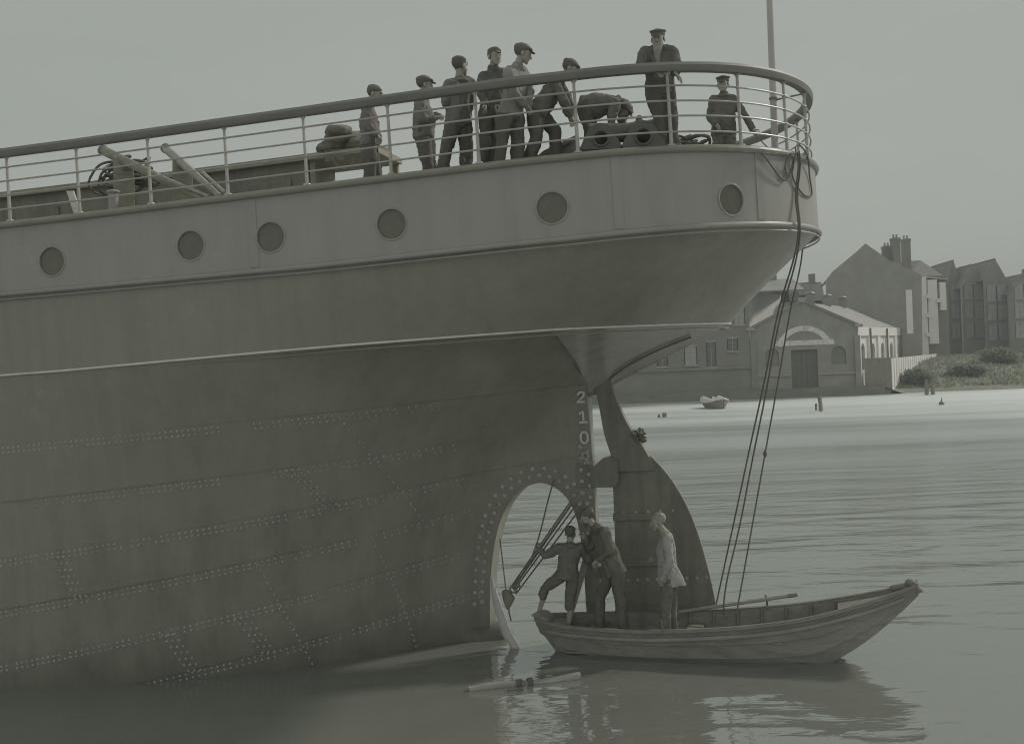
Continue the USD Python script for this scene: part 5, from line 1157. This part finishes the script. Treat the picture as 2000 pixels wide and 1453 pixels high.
person('person in close cap seen from behind, legs apart, third from left at the rail', 15.75, {'head': (898, 131, 0), 'neck': (897, 149, 0), 'sha': (877, 163, -0.13), 'shb': (913, 160, 0.13), 'ela': (868, 199, -0.12), 'wra': (882, 217, 0.15), 'elb': (918, 196, 0.2), 'wrb': (916, 214, 0.35), 'hipa': (881, 240, -0.05), 'hipb': (905, 239, 0.06), 'kna': (872, 288, -0.04), 'knb': (909, 286, 0.1), 'ana': (860, 345, -0.03), 'anb': (908, 345, 0.12)}, (0.75, 0.7, 0.0), (0.5, 0.8, 0), GD, 'mid', cap='skull', capc='navy')
person('person in dark jersey and round cap facing the camera between two backs', 15.75, {'head': (965, 113, 0), 'neck': (962, 132, 0), 'sha': (945, 149, -0.03), 'shb': (981, 146, 0.1), 'ela': (941, 187, -0.1), 'wra': (946, 206, -0.2), 'elb': (978, 186, 0.08), 'wrb': (969, 206, -0.06), 'hipa': (949, 226, 0), 'hipb': (972, 225, 0.06), 'kna': (948, 276, -0.02), 'knb': (966, 274, 0.05), 'ana': (941, 340, 0.0), 'anb': (955, 340, 0.08)}, (0.5, -0.85, -0.08), (0.4, -0.8, 0), GD, 'navy', cap='skull', capc='navy')
person('tall person in pale grey jacket and flat cap in profile, turned to the right', 15.2, {'head': (1020, 107, 0), 'neck': (1010, 127, 0), 'sha': (994, 142, -0.14), 'shb': (1019, 139, 0.16), 'ela': (1003, 183, -0.2), 'wra': (1024, 205, -0.12), 'elb': (1034, 179, 0.2), 'wrb': (1030, 208, 0.1), 'hipa': (984, 225, -0.07), 'hipb': (1006, 224, 0.07), 'kna': (979, 277, -0.08), 'knb': (1011, 276, 0.08), 'ana': (974, 340, -0.08), 'anb': (1010, 340, 0.08)}, (0.95, 0.05, -0.3), (1, 0.15, 0), GD, 'grey', cap='flat', capc='mid')
person('person in dark flat cap stooping forward, one knee bent, left of the winch', 15.5, {'head': (1112, 137, 0), 'neck': (1095, 150, 0), 'sha': (1084, 163, -0.17), 'shb': (1088, 160, 0.17), 'ela': (1100, 198, -0.2), 'wra': (1112, 227, -0.12), 'elb': (1107, 194, 0.16), 'wrb': (1117, 224, 0.08), 'hipa': (1046, 218, -0.09), 'hipb': (1050, 217, 0.09), 'kna': (1046, 268, -0.09), 'knb': (1083, 256, 0.1), 'ana': (1030, 325, -0.09), 'anb': (1083, 325, 0.1)}, (0.85, -0.1, -0.5), (1, 0, 0), GD, 'dark', cap='flat')
person('person bent double over the mooring winch with the back rounded', 15.95, {'head': (1216, 217, -0.05), 'neck': (1208, 203, -0.02), 'sha': (1202, 202, -0.2), 'shb': (1205, 199, 0.17), 'ela': (1196, 228, -0.28), 'wra': (1190, 246, -0.3), 'elb': (1214, 226, 0.1), 'wrb': (1215, 246, -0.05), 'hipa': (1143, 209, -0.1), 'hipb': (1146, 206, 0.1), 'kna': (1152, 262, -0.1), 'knb': (1158, 260, 0.1), 'ana': (1142, 315, -0.1), 'anb': (1150, 315, 0.1)}, (0.5, -0.15, -0.85), (1, -0.1, 0), GD, 'dark', cap='flat', belly=0.04, hem=0.2)
person('heavy person with long white beard and sailor cap leaning on the handrail', 15.22, {'head': (1284, 78, -0.02), 'neck': (1285, 94, 0.02), 'sha': (1260, 101, 0.02), 'shb': (1311, 99, 0.02), 'ela': (1250, 133, -0.08), 'wra': (1279, 141, -0.36), 'elb': (1324, 130, -0.1), 'wrb': (1318, 143, -0.40), 'hipa': (1275, 180, 0.14), 'hipb': (1302, 179, 0.16), 'kna': (1288, 232, 0.1), 'knb': (1310, 232, 0.14), 'ana': (1290, 300, 0.1), 'anb': (1316, 300, 0.16)}, (-0.28, -0.9, -0.12), (0.0, -1, 0), GD, 'navy', cap='peaked', capc='mid', hair='grey', beard='long', belly=0.05, curl=(0.5, 0.35), handdir=(None, (0.55, -0.25, -0.75)), palm=[(0, 0.2, -1), (-0.6, 0.3, -0.6)])
person('person in sailor cap standing inboard beside the flagpole, facing the camera', 17.9, {'head': (1411, 166, 0), 'neck': (1412, 182, 0), 'sha': (1392, 196, 0), 'shb': (1432, 195, 0), 'ela': (1386, 229, 0.02), 'wra': (1400, 245, -0.16), 'elb': (1452, 224, -0.02), 'wrb': (1470, 254, -0.2), 'hipa': (1402, 262, 0), 'hipb': (1423, 262, 0), 'ana': (1402, 345, 0), 'anb': (1426, 345, 0)}, (-0.35, -0.92, -0.05), (-0.2, -1, 0), GD, 'navy', cap='peaked', capc='navy', curl=(0.8, 1.1))
GB = 0.16
person('boy in rolled trousers, back turned, foot on the boat end, hauling a rope', 18.02, {'head': (1113, 1043, 0), 'neck': (1112, 1058, 0), 'sha': (1094, 1068, -0.02), 'shb': (1133, 1067, -0.02), 'ela': (1063, 1086, 0.0), 'wra': (1052, 1072, 0.05), 'elb': (1145, 1091, 0.06), 'wrb': (1157, 1104, 0.16), 'hipa': (1094, 1120, 0), 'hipb': (1119, 1121, 0.02), 'kna': (1063, 1148, 0.12), 'knb': (1114, 1165, 0.02), 'ana': (1051, 1196, 0.2, 1), 'anb': (1106, 1215, 0.02)}, (0.25, 0.95, -0.05), (-0.6, 0.7, 0), GB, 'dark', 'brown', cap='skull', capc='navy', scale=0.92, rolled=True, shoes=False, hem=0.2, curl=(1.5, 1.0), palm=[(0.6, 0.6, 0.2), (0, 0.5, -0.8)])
person('stooping person in sailor cap and dark coat bending towards the tackle, middle of boat', 17.72, {'head': (1146, 1010, 0.05), 'neck': (1157, 1023, 0.03), 'sha': (1179, 1037, -0.17), 'shb': (1163, 1039, 0.19), 'ela': (1190, 1075, -0.22), 'wra': (1168, 1094, -0.1), 'elb': (1150, 1068, 0.22), 'wrb': (1141, 1050, 0.12), 'hipa': (1204, 1110, -0.1), 'hipb': (1195, 1110, 0.1), 'kna': (1209, 1166, -0.1), 'knb': (1172, 1164, 0.12), 'ana': (1219, 1222, -0.1), 'anb': (1168, 1220, 0.12)}, (-0.9, 0.2, -0.35), (-1, 0.1, 0), GB, 'brown', cap='peaked', capc='dark', belly=0.03, hem=0.22, beard='full', curl=(0.8, 1.4), handdir=(None, (-0.5, 0.1, 0.8)))
person('person in pale jacket with grey hair standing in profile before the rudder', 17.45, {'head': (1284, 1020, 0), 'neck': (1294, 1035, 0), 'sha': (1303, 1050, -0.17), 'shb': (1297, 1049, 0.17), 'ela': (1305, 1092, -0.22), 'wra': (1296, 1122, -0.18), 'elb': (1290, 1090, 0.19), 'wrb': (1278, 1089, 0.1), 'hipa': (1305, 1130, -0.09), 'hipb': (1304, 1129, 0.09), 'kna': (1300, 1176, -0.09), 'knb': (1310, 1176, 0.09), 'ana': (1297, 1228, -0.09), 'anb': (1313, 1228, 0.1)}, (-0.95, -0.1, -0.12), (-1, -0.1, 0), GB, 'pale', 'brown', cap=None, hair='grey', beard='moustache', hem=0.24, flare=0.11, curl=(0.8, 1.0))

# ------------------------------------------------------------------ haze over the harbour
HAZE = 0.0015
hz = trimesh.creation.box((5200.0, 3480.0, 43.0)); hz.apply_translation((0, 1375.0, 17.5))
M_HAZE = usdkit.material(stage, '/World/Looks/thin_haze', {'v': ('principled_volume', {'color': (0.80, 0.87, 0.88), 'density': HAZE, 'anisotropy': 0.0})}, volume='v.volume')
solo('haze', hz, M_HAZE, kind='stuff', smooth=False)
